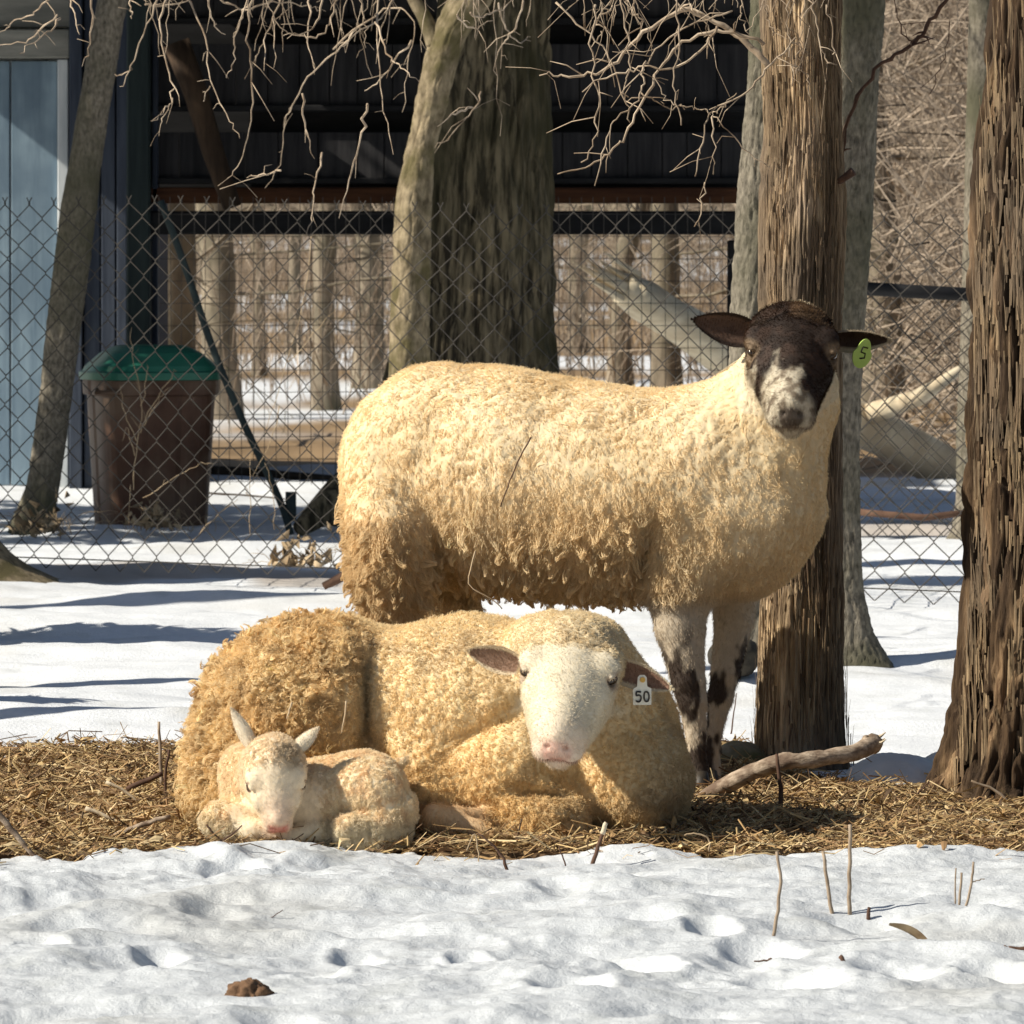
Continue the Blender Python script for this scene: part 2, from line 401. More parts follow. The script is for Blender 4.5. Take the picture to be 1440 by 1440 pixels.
def twig(mb, pts, d, r0, r1=.0008, dj=0.0, k=5, seed=0, sides=5, spur=True):
    """a thin drooping twig traced through image points at distance d"""
    rs = np.random.RandomState(seed + 100)
    c = cr([[a, b] for a, b in pts], k)
    n = len(c); dd = d + np.linspace(0, 1, n) * dj
    w = np.array([P(c[i, 0], c[i, 1], dd[i]) for i in range(n)])
    w += rs.normal(0, .0028, w.shape)
    rad = np.linspace(r0 * .54, r1, n) * rs.uniform(.85, 1.2, n)
    mb.tube(w, rad, sides)
    if spur:
        for q in range(max(1, n // 5)):
            i = rs.randint(1, n - 1); v = w[min(i + 1, n - 1)] - w[i - 1]; v /= np.linalg.norm(v) + 1e-9
            s = v * .6 + rs.normal(0, .6, 3); L = rs.uniform(.015, .07)
            e1 = w[i] + s * L * .5; e2 = e1 + (s + rs.normal(0, .3, 3) + [0, 0, -.3]) * L * .5
            mb.tube([w[i], e1, e2], [rad[i] * .6, rad[i] * .45, .0006], 4)

for nd in M_bark_dark.node_tree.nodes:
    if nd.type == 'VALTORGB': nd.color_ramp.elements[0].position = .42; nd.color_ramp.elements[1].position = .60
# --- wide dark tree with the slim lit tree leaning beside it
D0 = 20.0
t = thing('tree', 'very wide dark tree trunk rising behind the standing sheep, in front of the dark shed', 'tree', P(655, dg(0) if 0 else 740, 20.9) * [1, 1, 0])
tr_, tip = trunk('trunk', [(758, 440, 800), (700, 492, 790), (600, 530, 782), (500, 548, 777), (300, 566, 773), (200, 580, 771), (100, 600, 770), (0, 622, 770)], 20.9, M_bark_dark, t, .022, 17, .09, .06, 5, 3, 260, .014, 5.5, .85, rooty=.12)
crown(t, tip, 0, 7, 2.2, .12, 3, 5, M_bark_dark)
mb = MB(); pts = [P(560, 660, 20.7), P(500, 690, 20.4), P(462, 712, 20.2), P(420, 745, 20.1)]
mb.tube(cr(pts, 6), np.linspace(.14, .03, 19), 12); mb.build('root', M_bark_dark, t, smooth=True)

t2 = thing('forked_tree', 'slim sunlit mottled tree forking high up, left of the widest dark trunk', 'tree', P(570, 750, 19.4) * [1, 1, 0])
_, tip = trunk('trunk', [(762, 520, 606), (600, 542, 604), (500, 549, 603), (400, 552, 603), (290, 556, 606), (262, 561, 607), (200, 574, 614), (100, 594, 640), (50, 606, 656), (0, 630, 694)], 19.4, M_bark_lit, t2, .006, 34, .35, .05, 4, 8, 90, .014, 3.6, .8)
crown(t2, tip, 0, 5, 1.6, .05, 3, 8, M_bark_lit)
mb = MB()
mb.tube([P(*q, 19.4) for q in cr([(612, 62), (606, 46), (596, 22), (580, -6), (560, -60)], 5)], np.linspace(.034, .02, 21), 9)
mb.build('limb', M_bark_lit, t2, smooth=True)
# drooping twigs of the forked tree
LT = [[(232, -20), (222, 0), (195, 60), (180, 108), (170, 122)], [(180, 100), (160, 107)], [(234, -5), (226, 50), (240, 115), (241, 145), (233, 160), (222, 189)], [(238, 150), (215, 170)],
      [(250, -20), (285, 40), (296, 115), (320, 160), (338, 195)], [(296, 120), (284, 143)], [(350, -10), (345, 15), (330, 50), (328, 90), (317, 108)],
      [(362, -20), (350, 30), (352, 100), (354, 170), (340, 220), (322, 250)], [(404, -20), (383, 25), (368, 60), (355, 95)], [(384, 25), (388, 95)], [(374, 50), (372, 98)],
      [(478, -10), (470, 10), (455, 45), (425, 52), (395, 38), (376, 5), (370, -30)], [(500, 40), (480, 65), (440, 100), (410, 150), (400, 180), (395, 230), (372, 265)], [(395, 240), (370, 246), (350, 247)],
      [(425, 130), (430, 180), (441, 223)], [(437, -10), (433, 60), (446, 98)], [(455, 215), (442, 260), (440, 300), (428, 335)], [(95, -15), (104, 20), (110, 48)], [(128, -5), (126, 60), (117, 90)],
      [(75, -10), (50, 18), (20, 30), (0, 45)], [(80, 20), (40, 55), (0, 62)], [(85, 25), (60, 52), (27, 75)], [(538, -20), (530, 40), (538, 140), (553, 214)], [(470, 70), (540, 15), (583, 28), (573, 90), (567, 158)],
      [(578, 55), (540, 105), (512, 128)], [(518, 145), (505, 200), (488, 270), (478, 305)], [(737, 0), (720, 45), (705, 65), (696, 105)], [(677, 130), (665, 155), (640, 185), (612, 208)], [(665, 152), (640, 160), (615, 175)],
      [(530, 30), (545, 75), (565, 95), (590, 112)], [(205, 5), (235, 8), (262, 2), (285, -12)], [(310, 2), (345, 12), (385, 4), (430, 8), (450, 15)], [(290, -10), (300, 30), (318, 52)], [(505, -10), (512, 30), (514, 65)],
      [(180, -10), (184, 12), (185, 26)], [(560, -20), (540, 20), (500, 48), (478, 66)], [(455, -5), (445, 30), (432, 45), (400, 50)], [(660, 25), (690, 20), (715, 5), (742, -12)], [(700, 5), (712, 40), (730, 60), (745, 50)], [(640, 20), (665, 40), (690, 28)]]
mb = MB()
for i, q in enumerate(LT): twig(mb, q, 13.2 + 1.4 * math.sin(i * 1.7), .0052 if len(q) > 2 else .0032, seed=i, dj=.5 * math.cos(i))
mb.tube([P(640, -70, 18.9), P(500, -190, 16), P(380, -160, 14.2), P(240, -60, 13.4), P(100, -50, 13.2)], [.05, .04, .03, .016, .008], 8)
mb.tube([P(640, -70, 18.9), P(560, -150, 16.5), P(520, -60, 14), P(460, -40, 13.3), P(380, -42, 13)], [.04, .03, .02, .012, .006], 8)
rs = np.random.RandomState(4)
for k in range(36):
    x = rs.uniform(150, 760) if k % 3 else rs.uniform(330, 680); L = rs.gamma(2.2, 26); a = rs.normal(0, 22)
    twig(mb, [(x, -40), (x + a * .4, -40 + L * .5), (x + a, -10 + L)], rs.uniform(12.6, 15.5), .0030, seed=200 + k)
mb.build('drooping_twigs', M_twig, t2, smooth=True)

# --- leaning slim tree beyond the fence at the left
t = thing('leaning_tree', 'slender grey-green tree leaning right in front of the pale blue shed door', 'tree', P(48, 742, 20.5) * [1, 1, 0])
_, tip = trunk('trunk', [(744, 12, 82), (715, 24, 78), (680, 38, 84), (600, 50, 96), (500, 60, 108), (400, 70, 121), (300, 83, 134), (250, 92, 139), (130, 112, 157), (60, 124, 168), (0, 136, 180)], 20.4, M_bark_grey, t, .004, 40, .3, .05, 3, 21, 80, .012, 4.2, .75)
crown(t, tip, 0, 6, 1.5, .05, 3, 9, M_bark_grey)
# --- two grey trees behind the cedar
t = thing('grey_tree', 'smooth grey tree trunk just left of and behind the shaggy cedar', 'tree', P(1050, 938, 13.1) * [1, 1, 0])
_, tip = trunk('trunk', [(946, 1000, 1112), (915, 1010, 1104), (870, 1016, 1098), (700, 1018, 1092), (440, 1027, 1094), (300, 1036, 1094), (100, 1050, 1100), (0, 1055, 1100)], 13.15, M_bark_grey, t, .0048, 60, .25, .04, 3, 31, 100, .009, 5, .8)
crown(t, tip, 0, 6, 1.6, .05, 3, 10, M_bark_grey)
t = thing('grey_tree', 'slim speckled grey tree with flared dark base just right of the shaggy cedar', 'tree', P(1200, 943, 13.0) * [1, 1, 0])
_, tip = trunk('trunk', [(950, 1128, 1262), (930, 1150, 1246), (890, 1160, 1228), (840, 1163, 1215), (700, 1165, 1208), (500, 1168, 1213), (300, 1174, 1228), (100, 1176, 1238), (0, 1178, 1246)], 13.0, M_bark_grey, t, .0045, 70, .35, .03, 3, 36, 100, .009, 5, .8, rooty=.2)
crown(t, tip, 0, 6, 1.6, .05, 3, 11, M_bark_grey)
# --- tree beyond the fence at the right
t = thing('tree', 'grey-green tree trunk beyond the fence, half hidden by the rough trunk at the right edge', 'tree', P(1370, 762, 19.6) * [1, 1, 0])
_, tip = trunk('trunk', [(766, 1322, 1425), (748, 1338, 1412), (700, 1344, 1406), (560, 1346, 1404), (380, 1352, 1406), (150, 1358, 1410), (0, 1362, 1410)], 19.7, M_bark_grey, t, .003, 50, .4, .04, 3, 41, 80, .014, 5, .8)
crown(t, tip, 0, 6, 1.8, .06, 3, 12, M_bark_grey)
# --- shaggy cedar
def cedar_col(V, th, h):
    bare = ss(.12, .38, perlin(np.stack([np.cos(th) * .7, np.sin(th) * .7, V[:, 2] * 1.9], 1), 1.4, 61) + .6 * np.exp(-((V[:, 2] - 1.12) / .13) ** 2) + .5 * np.exp(-((V[:, 2] - 1.38) / .06) ** 2) + .45 * ss(.42, .25, V[:, 2])) * ss(.3, .7, -np.sin(th + .25) * .8 + .35 * ss(.5, .2, V[:, 2]) * (-np.cos(th)))  # bare wood, plus sunlight painted pale on the lower left side
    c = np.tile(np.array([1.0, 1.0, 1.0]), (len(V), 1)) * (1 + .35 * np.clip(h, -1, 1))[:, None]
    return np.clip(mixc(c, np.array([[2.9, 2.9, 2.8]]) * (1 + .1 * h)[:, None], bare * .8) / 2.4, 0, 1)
for nd in M_bark_cedar.node_tree.nodes:
    if nd.type == 'VALTORGB':
        for e in nd.color_ramp.elements: e.color = tuple(min(1, v * 2.4) for v in e.color[:3]) + (1,)
    if nd.type == 'MIX_RGB' and nd.blend_type == 'MIX': nd.inputs[2].default_value = (.40, .30, .21, 1)
DC = 10.46
t = thing('cedar_tree', 'reddish shaggy cedar trunk with bare pale patches, right behind the standing sheep', 'tree', P(1128, 1118, DC) * [1, 1, 0])
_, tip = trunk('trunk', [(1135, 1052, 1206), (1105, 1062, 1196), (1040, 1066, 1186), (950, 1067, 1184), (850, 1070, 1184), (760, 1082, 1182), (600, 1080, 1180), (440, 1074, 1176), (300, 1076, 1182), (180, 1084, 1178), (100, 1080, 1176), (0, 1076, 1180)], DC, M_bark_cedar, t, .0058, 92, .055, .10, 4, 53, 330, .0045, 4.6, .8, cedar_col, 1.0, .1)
crown(t, tip, 0, 6, 1.2, .03, 3, 13, M_bark_cedar)
def strips(t, prof, d, n, seed, wr, lr, cbase, zr, thr=(-3.1, .05), curl=(.002, .010)):
    """peeling strips of bark"""
    mb = MB(); rs = np.random.RandomState(seed); pr = sorted(prof); py_ = [q[0] for q in pr]; l_ = [q[1] for q in pr]; r_ = [q[2] for q in pr]
    for k in range(n):
        zt = rs.uniform(*zr); th = rs.uniform(*thr); py = HZ + (CH - zt) * FP / d
        xl = np.interp(py, py_, l_); xr = np.interp(py, py_, r_)
        cxp = P((xl + xr) / 2, py, d)[0]; r = (xr - xl) / 2 * d / FP * 1.015
        n_ = np.array([math.cos(th), math.sin(th), 0]); s_ = np.array([-n_[1], n_[0], 0]); L = rs.uniform(*lr); wd = rs.uniform(*wr)
        c0 = np.array([cxp, d, zt]) + n_ * r; tt = np.linspace(0, 1, 5); sgn = rs.choice([-1, 1]); cu = rs.uniform(*curl); sk = rs.normal() * .004
        ctr = [c0 + np.array([0, 0, 1]) * sgn * L * (q - .2) + n_ * cu * q * q * 1.2 + s_ * sk * q for q in tt]
        V = []
        for q, c_ in zip(tt, ctr): ww = wd * (1 - q * .7); V += [c_ - s_ * ww, c_ + s_ * ww, c_ + n_ * ww * .5]
        F = []
        for i in range(4):
            for (a, b) in ((0, 2), (2, 1), (1, 0)): F.append([i * 3 + a, i * 3 + b, i * 3 + 3 + b, i * 3 + 3 + a])
        mb.add(V, F, np.array(cbase) * rs.uniform(.55, 1.5))
    return mb.build('bark_strips', M_bark_cedar, t)
strips(t, [(0, 1076, 1180), (300, 1076, 1182), (600, 1080, 1180), (850, 1070, 1184), (950, 1067, 1184), (1135, 1052, 1206)], DC, 900, 8, (.0010, .0032), (.03, .14), (.42, .40, .38), (.0, 1.5), curl=(.0005, .007))
mb = MB(); cb = lambda q, r0, r1=.0012, d=DC - .15, dj=0.: twig(mb, q, d, r0, r1, seed=len(mb.V), dj=dj)
RT = [([(1085, 95), (1050, 62), (1005, 30), (960, 15), (905, 45), (870, 85), (830, 105), (790, 105), (762, 103)], .012), ([(1075, 60), (1020, 45), (960, 60), (935, 90), (905, 140), (880, 190), (860, 212), (830, 235), (785, 242)], .007), ([(900, 130), (930, 148), (965, 150)], .003),
      ([(838, 5), (832, 60), (842, 140), (838, 190), (820, 230)], .004), ([(872, -10), (882, 60), (885, 100), (880, 135)], .0035), ([(951, -10), (954, 60), (948, 120), (958, 175)], .0035), ([(782, 5), (830, 50), (862, 90), (880, 140), (884, 172)], .004),
      ([(905, 85), (905, 110), (895, 140), (868, 165), (852, 195), (836, 262)], .0035), ([(1010, 40), (985, 70), (950, 95), (900, 95), (860, 105), (820, 130)], .005), ([(1120, 55), (1085, 90), (1050, 130), (1000, 158), (985, 210), (976, 252)], .004), ([(1002, 160), (1005, 200), (1003, 246)], .003),
      ([(1000, 158), (980, 152), (955, 150)], .002), ([(1002, 160), (1040, 200), (1078, 238)], .0022), ([(1034, 132), (1015, 152), (1000, 158)], .0022), ([(990, 255), (988, 290), (978, 318)], .003), ([(1117, 104), (1125, 96), (1135, 108), (1141, 135)], .0022), ([(1118, 98), (1116, 120)], .0016),
      ([(1110, -10), (1106, 40), (1110, 80)], .0028), ([(1138, -5), (1150, 40), (1158, 78), (1176, 92)], .0028), ([(1162, 10), (1172, 50), (1173, 80)], .0025), ([(1072, 5), (1082, 30), (1088, 50)], .003), ([(1045, -5), (1042, 20), (1052, 48)], .0025), ([(968, 8), (990, 28), (1008, 68)], .0025), ([(1128, 40), (1122, 70), (1120, 95)], .002),
      ([(895, -10), (890, 15), (900, 32), (870, 60)], .004), ([(862, 8), (838, 30), (846, 42), (840, 60)], .003), ([(1030, 15), (985, 30), (930, 62), (900, 100)], .0035), ([(920, 100), (935, 138), (950, 146)], .002)]
for q, r in RT: cb(q, r, d=DC - .3 - .5 * abs(math.sin(len(mb.V))))
rs = np.random.RandomState(14)
for k in range(30):
    x = rs.uniform(780, 1180); L = rs.gamma(2.2, 20); a = rs.normal(0, 26)
    twig(mb, [(x, -30), (x + a * .4, -30 + L * .5), (x + a, -8 + L)], rs.uniform(9.6, 10.2), .0022, seed=300 + k)
mb.build('dead_twigs', M_twig, t, smooth=True)
mb = MB(); twig(mb, [(1165, 246), (1176, 225), (1200, 150), (1240, 90), (1285, 60), (1312, 30), (1340, -20)], DC + .1, .0075, .004, seed=1); twig(mb, [(1284, 62), (1265, 35), (1255, -10)], DC + .1, .003, seed=2); twig(mb, [(1338, 30), (1325, 90), (1310, 130)], DC + .1, .0018, seed=3)
mb.tube([P(1160, 262, DC), P(1182, 254, DC - .03), P(1200, 241, DC - .04)], [.008, .0065, .009], 8)
mb.build('dark_branch', M_twig_dark, t, smooth=True)
# --- rough trunk at the right edge
DR = 9.75
def rough_col(V, th, h):
    pale = ss(-.05, .3, perlin(V * [1, 1, .3], 14, 91)); c = mixc(np.array([.12, .10, .085])[None, :] * np.ones((len(V), 1)), np.array([.46, .41, .36]), pale) * (1 + .25 * np.clip(h, -1, 1))[:, None]
    return np.clip(c, 0, 1)
t = thing('rough_tree', 'broad ragged brown trunk filling the right edge of the picture', 'tree', P(1430, 1120, DR) * [1, 1, 0])
_, tip = trunk('trunk', [(1145, 1300, 1640), (1120, 1322, 1625), (1060, 1340, 1606), (950, 1352, 1590), (880, 1358, 1585), (800, 1364, 1578), (600, 1364, 1570), (440, 1366, 1566), (250, 1372, 1566), (100, 1392, 1566), (0, 1398, 1568)], DR, M_bark_cedar, t, .014, 36, .13, .07, 6, 67, 460, .005, 5, .85, rough_col, 1.3, .16)
crown(t, tip, 0, 6, 1.5, .06, 3, 14, M_bark_cedar)
strips(t, [(1145, 1300, 1640), (1120, 1322, 1625), (1060, 1340, 1606), (950, 1352, 1590), (800, 1364, 1578), (440, 1366, 1566), (250, 1372, 1566), (100, 1392, 1566), (0, 1398, 1568)], DR, 900, 18, (.0015, .0055), (.03, .14), (.40, .39, .37), (.05, 1.45), (-2.9, -1.2), (.0005, .006))
# --- tree whose root flare enters at the left
t = thing('broad_tree', 'spreading tan tree root flare at the left edge on the snow', 'tree', P(-75, 820, 16.7) * [1, 1, 0])
_, tip = trunk('trunk', [(828, -300, 112), (812, -280, 75), (795, -265, 38), (775, -250, 12), (755, -240, -8), (700, -220, -26), (400, -205, -40), (0, -195, -50)], 16.9, M_bark_lit, t, .006, 30, .4, .03, 3, 71, 130, .012, 5.5, .8)
crown(t, tip, 0, 8, 2.4, .1, 3, 15, M_bark_lit)

# --- trees and brush of the wood behind
rs = np.random.RandomState(77)
protos = []
def wood_tree(r, seed):
    rs_ = np.random.RandomState(seed)
    root = thing('woodland_tree', '', 'tree', (0, 0, 0))
    z = np.linspace(-.5, 9, 20); pts = np.stack([.06 * np.cumsum(rs_.normal(0, .35, 20)) * (z > 0), .06 * np.cumsum(rs_.normal(0, .5, 20)), z], 1); pts[:4, :2] *= .2
    m_ = MB(); m_.tube(pts, r * np.interp(z, [-.5, 0, .4, 9], [1.5, 1.4, 1, .5]), 10); m_.build('trunk', M_wood_bg, root, smooth=True)
    m_ = MB()
    for k in range(16):
        zz = rs_.uniform(.7, 6.5) if k > 5 else rs_.uniform(.5, 2.6); a = rs_.uniform(0, 6.28); i = int(np.searchsorted(z, zz)) - 1; q = pts[i] + (pts[i + 1] - pts[i]) * (zz - z[i]) / .5
        grow(m_, q, (math.cos(a), math.sin(a), rs_.uniform(-.1, .7)), rs_.uniform(.6, 1.6), r * rs_.uniform(.12, .3), 2, rs_, 3, .1, 4, (3, 6), .9)
    m_.build('crown', M_wood_bg, root, smooth=True)
    return root
for k in range(5): protos.append(wood_tree([.055, .08, .045, .10, .07][k], 300 + k))
def put_tree(k, x, y, sc, rz, label, used=set()):
    src = protos[k]
    if k in used:
        r_ = src.copy(); SC.collection.objects.link(r_)
        for ch in src.children:
            c = ch.copy(); SC.collection.objects.link(c); c.parent = r_
    else: r_ = src; used.add(k)
    r_.location = (x, y, float(ground_z(np.array([x]), np.array([y]))[0])); r_.scale = (sc, sc, 1); r_.rotation_euler = (0, 0, rz)
    r_['label'] = label; r_['category'] = 'tree'; r_['group'] = 'bare trees of the wood behind'
    return r_
TR = [(238, 30, 2.0, 1, 'thick brown tree in the wood, seen just above the green bin lid'), (309, 36, 1.7, 4, 'tree in the wood seen through the fence, right beside the bin lid'), (366, 44, 1.1, 2, 'thin dark tree in the wood, first right of the leaning green pole'),
      (455, 38, 1.5, 0, 'slanting wood tree seen under the shed halfway between bin and wide trunk'), (412, 50, 1.3, 2, 'thin faint tree far in the wood beneath the shed rail'), (520, 42, 1.7, 4, 'pale wood tree seen just left of the slim mottled tree'),
      (868, 40, 1.5, 0, 'tree in the wood behind the upper end of the fallen pale log'), (938, 33, 1.3, 4, 'tree in the wood seen right above the standing sheep shoulder'), (812, 52, 1.2, 1, 'far wood tree just right of the wide dark trunk, under the shed'),
      (1243, 30, 1.4, 1, 'dark wood tree just right of the speckled grey tree, behind the pipe rail'), (1300, 50, 1.2, 0, 'slim tree in the wood above the middle of the pipe rail')]
for (px, d, sc, k, lb) in TR: put_tree(k, (px - 720) * d / FP, d, sc, rs.uniform(0, 6), lb)
for k in range(52):
    d = rs.uniform(55, 125); x = rs.uniform(-1, 1) * d * .14
    put_tree(rs.randint(5), x, d, rs.uniform(.8, 1.9), rs.uniform(0, 6), 'bare grey tree standing in the wood far behind the fence')
# tangle of brush, nobody could count the stems
V = []; N = 8000
rs = np.random.RandomState(9); mbv = []; mbf = []; n0 = 0
def stem_batch(x, y, z, L, r, ang, tilt, rs):
    n = len(x); k = 5; t_ = np.linspace(0, 1, k)
    cur = rs.normal(0, .45, (n, 1)); cur2 = rs.normal(0, .35, (n, 1))
    a = ang[:, None] + cur * t_; el = tilt[:, None] + cur2 * t_ * 1.6
    st = np.stack([np.cos(a) * np.cos(el), np.sin(a) * np.cos(el), np.sin(el)], 2) * (L / (k - 1))[:, None, None]
    pts = np.stack([x, y, z], 1)[:, None, :] + np.concatenate([np.zeros((n, 1, 3)), np.cumsum(st[:, :-1], axis=1)], 1)
    rad = r[:, None] * (1 - .75 * t_)
    off = np.array([[1, 0, 0], [-.5, .5, .7], [-.5, -.5, -.7]])
    Vv = pts[:, :, None, :] + rad[:, :, None, None] * off[None, None]
    Vv = Vv.reshape(-1, 3); base = (np.arange(n) * k * 3)[:, None]; fs = []
    for i in range(k - 1):
        for (p, q) in ((0, 1), (1, 2), (2, 0)): fs.append(np.concatenate([base + i * 3 + p, base + i * 3 + q, base + i * 3 + 3 + q, base + i * 3 + 3 + p], 1))
    return Vv, np.concatenate(fs)
def brush(name, n, drange, pxr, zr, Lr, rr, seed, mat, el=(-.3, 1.2)):
    rs = np.random.RandomState(seed); d = rs.uniform(*drange, n); px = rs.uniform(*pxr, n); x = (px - 720) * d / FP
    gzv = ground_z(x, d); z = gzv + rs.uniform(zr[0], zr[1], n) * 1.0
    return stem_batch(x, d, z, rs.uniform(*Lr, n), rs.uniform(*rr, n), rs.uniform(0, 6.28, n), rs.uniform(*el, n), rs)
bs = [brush('', 9500, (26, 60), (1190, 1560), (-.05, 3.6), (.5, 2.2), (.003, .008), 1, None), brush('', 6500, (34, 110), (100, 1560), (-.05, .5), (.4, 2.4), (.003, .007), 2, None, (.9, 1.5)), brush('', 6000, (60, 120), (-200, 1700), (0, 5), (1, 4), (.006, .018), 3, None, (.2, 1.5))]
n0 = 0; VV = []; FF = []
for v_, f_ in bs: VV.append(v_); FF.append(f_ + n0); n0 += len(v_)
o = mesh('brush', np.concatenate(VV), np.concatenate(FF), M_brush, smooth=True); tag(o, 'tangled bare brush and saplings of the wood behind the fence', 'brush', kind='stuff')

# --- fallen pale log leaning in the wood edge
t = thing('fallen_log', 'long pale barkless tree trunk fallen slantwise behind the fence', 'log', P(1200, 690, 25) * [1, 1, 0])
M_pale = nmat('pale_wood', (.62, .52, .36), (.82, .72, .54), (2, 30, 30), .8, .4, (8, 120, 120), dist=.004, c3=(.46, .36, .24), s3=3)
c = cr([(872, 405), (960, 458), (1100, 545), (1250, 615), (1400, 700)], 10); pts = np.array([P(a, b, 24 + (a - 872) / 500) for a, b in c])
Vv, Ff = tube(pts, np.interp(np.linspace(0, 1, len(pts)), [0, .1, .5, 1], [.07, .095, .10, .105]), 22); Vv = Vv + (perlin(Vv, 3, 5) * .02)[:, None]
mesh('stem', Vv, Ff, M_pale, t)
mb = MB(); rs = np.random.RandomState(6); e = pts[0]; ax = pts[0] - pts[3]; ax /= np.linalg.norm(ax)
for k in range(22):
    o_ = rs.normal(0, .03, 3); L_ = rs.uniform(.05, .24); mb.tube([e + o_ - ax * .05, e + o_ + ax * L_ * .5, e + o_ * 1.1 + ax * L_], [.02, .012, .002], 5)
mb.build('splinters', M_pale, t)
mb = MB(); mb.tube([P(1200, 590, 24.8), P(1290, 560, 24.2), P(1350, 520, 24)], [.06, .04, .02], 8); mb.build('limb', M_pale, t, smooth=True); mb = MB(); mb.tube([P(930, 445, 24.1), P(905, 415, 24.0), P(896, 404, 24)], [.05, .04, .035], 8)
mb.build('limb', M_pale, t, smooth=True)
M_darkwood = nmat('dark_wood', (.03, .022, .015), (.075, .055, .04), (6, 20, 20), .9, .5)
for nm, q, d, r, lb in (('timber', [(290, 661), (340, 663), (400, 668), (474, 674)], 25.0, .022, 'thin dark timber lying on the sunlit snow right of the bin, farther of two'), ('timber', [(285, 702), (360, 706), (440, 714)], 23.0, .032, 'thick dark bar standing for a root and its shadow right of the bin, nearer of two')):  # nearer bar is a dark stand-in for a root and its shadow
    mb = MB(); pts = [P(a, b, d) for a, b in cr(q, 4)]; mb.tube(pts, r * np.linspace(1, .8, len(pts)), 10); o = mb.build(nm, M_darkwood, None, pts[0] * [1, 1, 0], True); tag(o, lb, 'timber', 'dark timbers beyond the fence')
# ================================================================== buildings
M_navy = nmat('weathered_navy_board', (.025, .033, .052), (.055, .068, .095), (26, 26, 2), .8, .5, (90, 90, 5), dist=.003)
M_green = nmat('dark_green_board', (.014, .024, .026), (.03, .045, .045), (26, 26, 2), .75, .4, (90, 90, 5), dist=.003)
M_char = nmat('charred_board', (.022, .023, .027), (.06, .06, .066), (3, 3, 28), .85, .5, (6, 6, 90), dist=.003)
M_charv = nmat('charred_board_upright', (.018, .018, .021), (.05, .048, .05), (24, 24, 2), .85, .5, (80, 80, 5), dist=.003)
M_black = nmat('black_beam', (.006, .006, .007), (.016, .016, .018), (4, 20, 20), .7, .3)
M_rust = nmat('brown_beam', (.05, .018, .008), (.10, .04, .016), (4, 40, 40), .85, .4)
M_door = nmat('pale_blue_door', (.12, .18, .24), (.25, .34, .41), (16, 16, 1.6), .6, .4, (70, 70, 5), dist=.002, c3=(.13, .19, .25), s3=2.5)
M_trim = nmat('grey_white_trim', (.46, .50, .53), (.66, .69, .70), (20, 20, 3), .6, .3, dist=.002)
M_lintel = nmat('grey_header', (.20, .20, .18), (.34, .33, .29), (3, 20, 20), .8, .4)
M_roof = nmat('roof_sheet', (.05, .05, .055), (.09, .09, .095), (3, 3, 3), .5, .2)
def X(px, d): return (px - 720) * d / FP
def Zp(py, d): return CH - (py - HZ) * d / FP
# small pale-blue shed
t = thing('blue_shed', 'pale blue-grey wooden shed with a plank door and dark corner boards at the left', 'shed', (X(20, 24), 24, 0))
d = 24.0
mb = MB(); x = X(-420, d)
while x < X(104, d) - .02:
    xe = min(x + .14, X(104, d)); 
    if xe < X(-58, d) or x > X(-58, d): pass
    mb.box((x, d + .03, -.05), (xe - .006, d + .07, 2.7)); x = xe
mb.build('wall', M_trim, t)
dr = None; mb = MB(); bx = [-62, -22, 15, 82]
for a, b in zip(bx[:-1], bx[1:]): mb.box((X(a, d) + .004, d - .012, .03), (X(b, d) - .004, d + .012, Zp(86, d)), bev=.003)
dr = mb.build('door', M_door, t)
mb = MB(); mb.box((X(-58, d), d - .03, 1.25), (X(-30, d), d - .013, 1.32)); mb.build('hinge', M_black, dr); mb = MB(); mb.box((X(-58, d), d - .03, .35), (X(-30, d), d - .013, .42)); mb.build('hinge', M_black, dr)
mb = MB(); mb.box((X(82, d), d - .045, -.02), (X(97, d), d + .02, Zp(84, d)), bev=.004); mb.build('door_trim', M_trim, t)
mb = MB(); mb.box((X(-90, d), d - .06, Zp(82, d)), (X(99, d), d + .025, Zp(42, d)), bev=.004); mb.build('header', M_lintel, t)
mb = MB(); mb.box((X(-90, d), d - .02, Zp(39, d)), (X(99, d), d + .02, Zp(-120, d)), bev=.004); mb.build('gable_board', M_lintel, t)
mb = MB()
for a, b, y0 in ((99, 118, 23.9), (119, 143, 23.93), (144, 165, 23.9), (166, 181, 23.88)): mb.box((X(a, 24) + .003, y0, -.04), (X(b, 24) - .002, 24.05, 2.7), bev=.004)
mb.build('corner_boards', M_navy, t)
mb = MB(); mb.box((X(-440, 24), 23.3, 2.78), (X(200, 24), 27, 2.84)); mb.build('roof', M_roof, t)
mb = MB(); mb.box((X(-430, 24), 24.2, -.05), (X(180, 24), 26.8, 2.76)); mb.build('inner_wall', M_navy, t)
# raised dark shed
d = 22.0
t = thing('raised_shed', 'dark raised timber shed on posts, spanning behind the wide trunk', 'shed', (X(640, 22), 22, 0))
xl, xr = X(205, d), X(1062, d)
for i, (a, b) in enumerate(((-150, -42), (-30, 30), (62, 153), (186, 255))):
    mb = MB(); x = xl; rs = np.random.RandomState(i)
    while x < xr - .02:
        xe = min(x + rs.uniform(.10, .17), xr); mb.box((x, d, Zp(b, d)), (xe - .004, d + .03, Zp(a, d)), bev=.002); x = xe
    mb.build('plank_course', M_charv, t)
    mb = MB(); mb.box((xl, d - .045, Zp(b + 4, d)), (xr, d - .005, Zp(b - 5, d)), bev=.004); mb.build('ledger', M_black, t)
mb = MB(); mb.box((xl, d + .16, Zp(262, d)), (xr, d + .2, 2.45)); mb.build('back_wall', M_black, t)
mb = MB(); mb.box((xl, d - .06, Zp(286, d)), (xr, d + .05, Zp(264, d)), bev=.006); mb.build('sill_beam', M_rust, t)
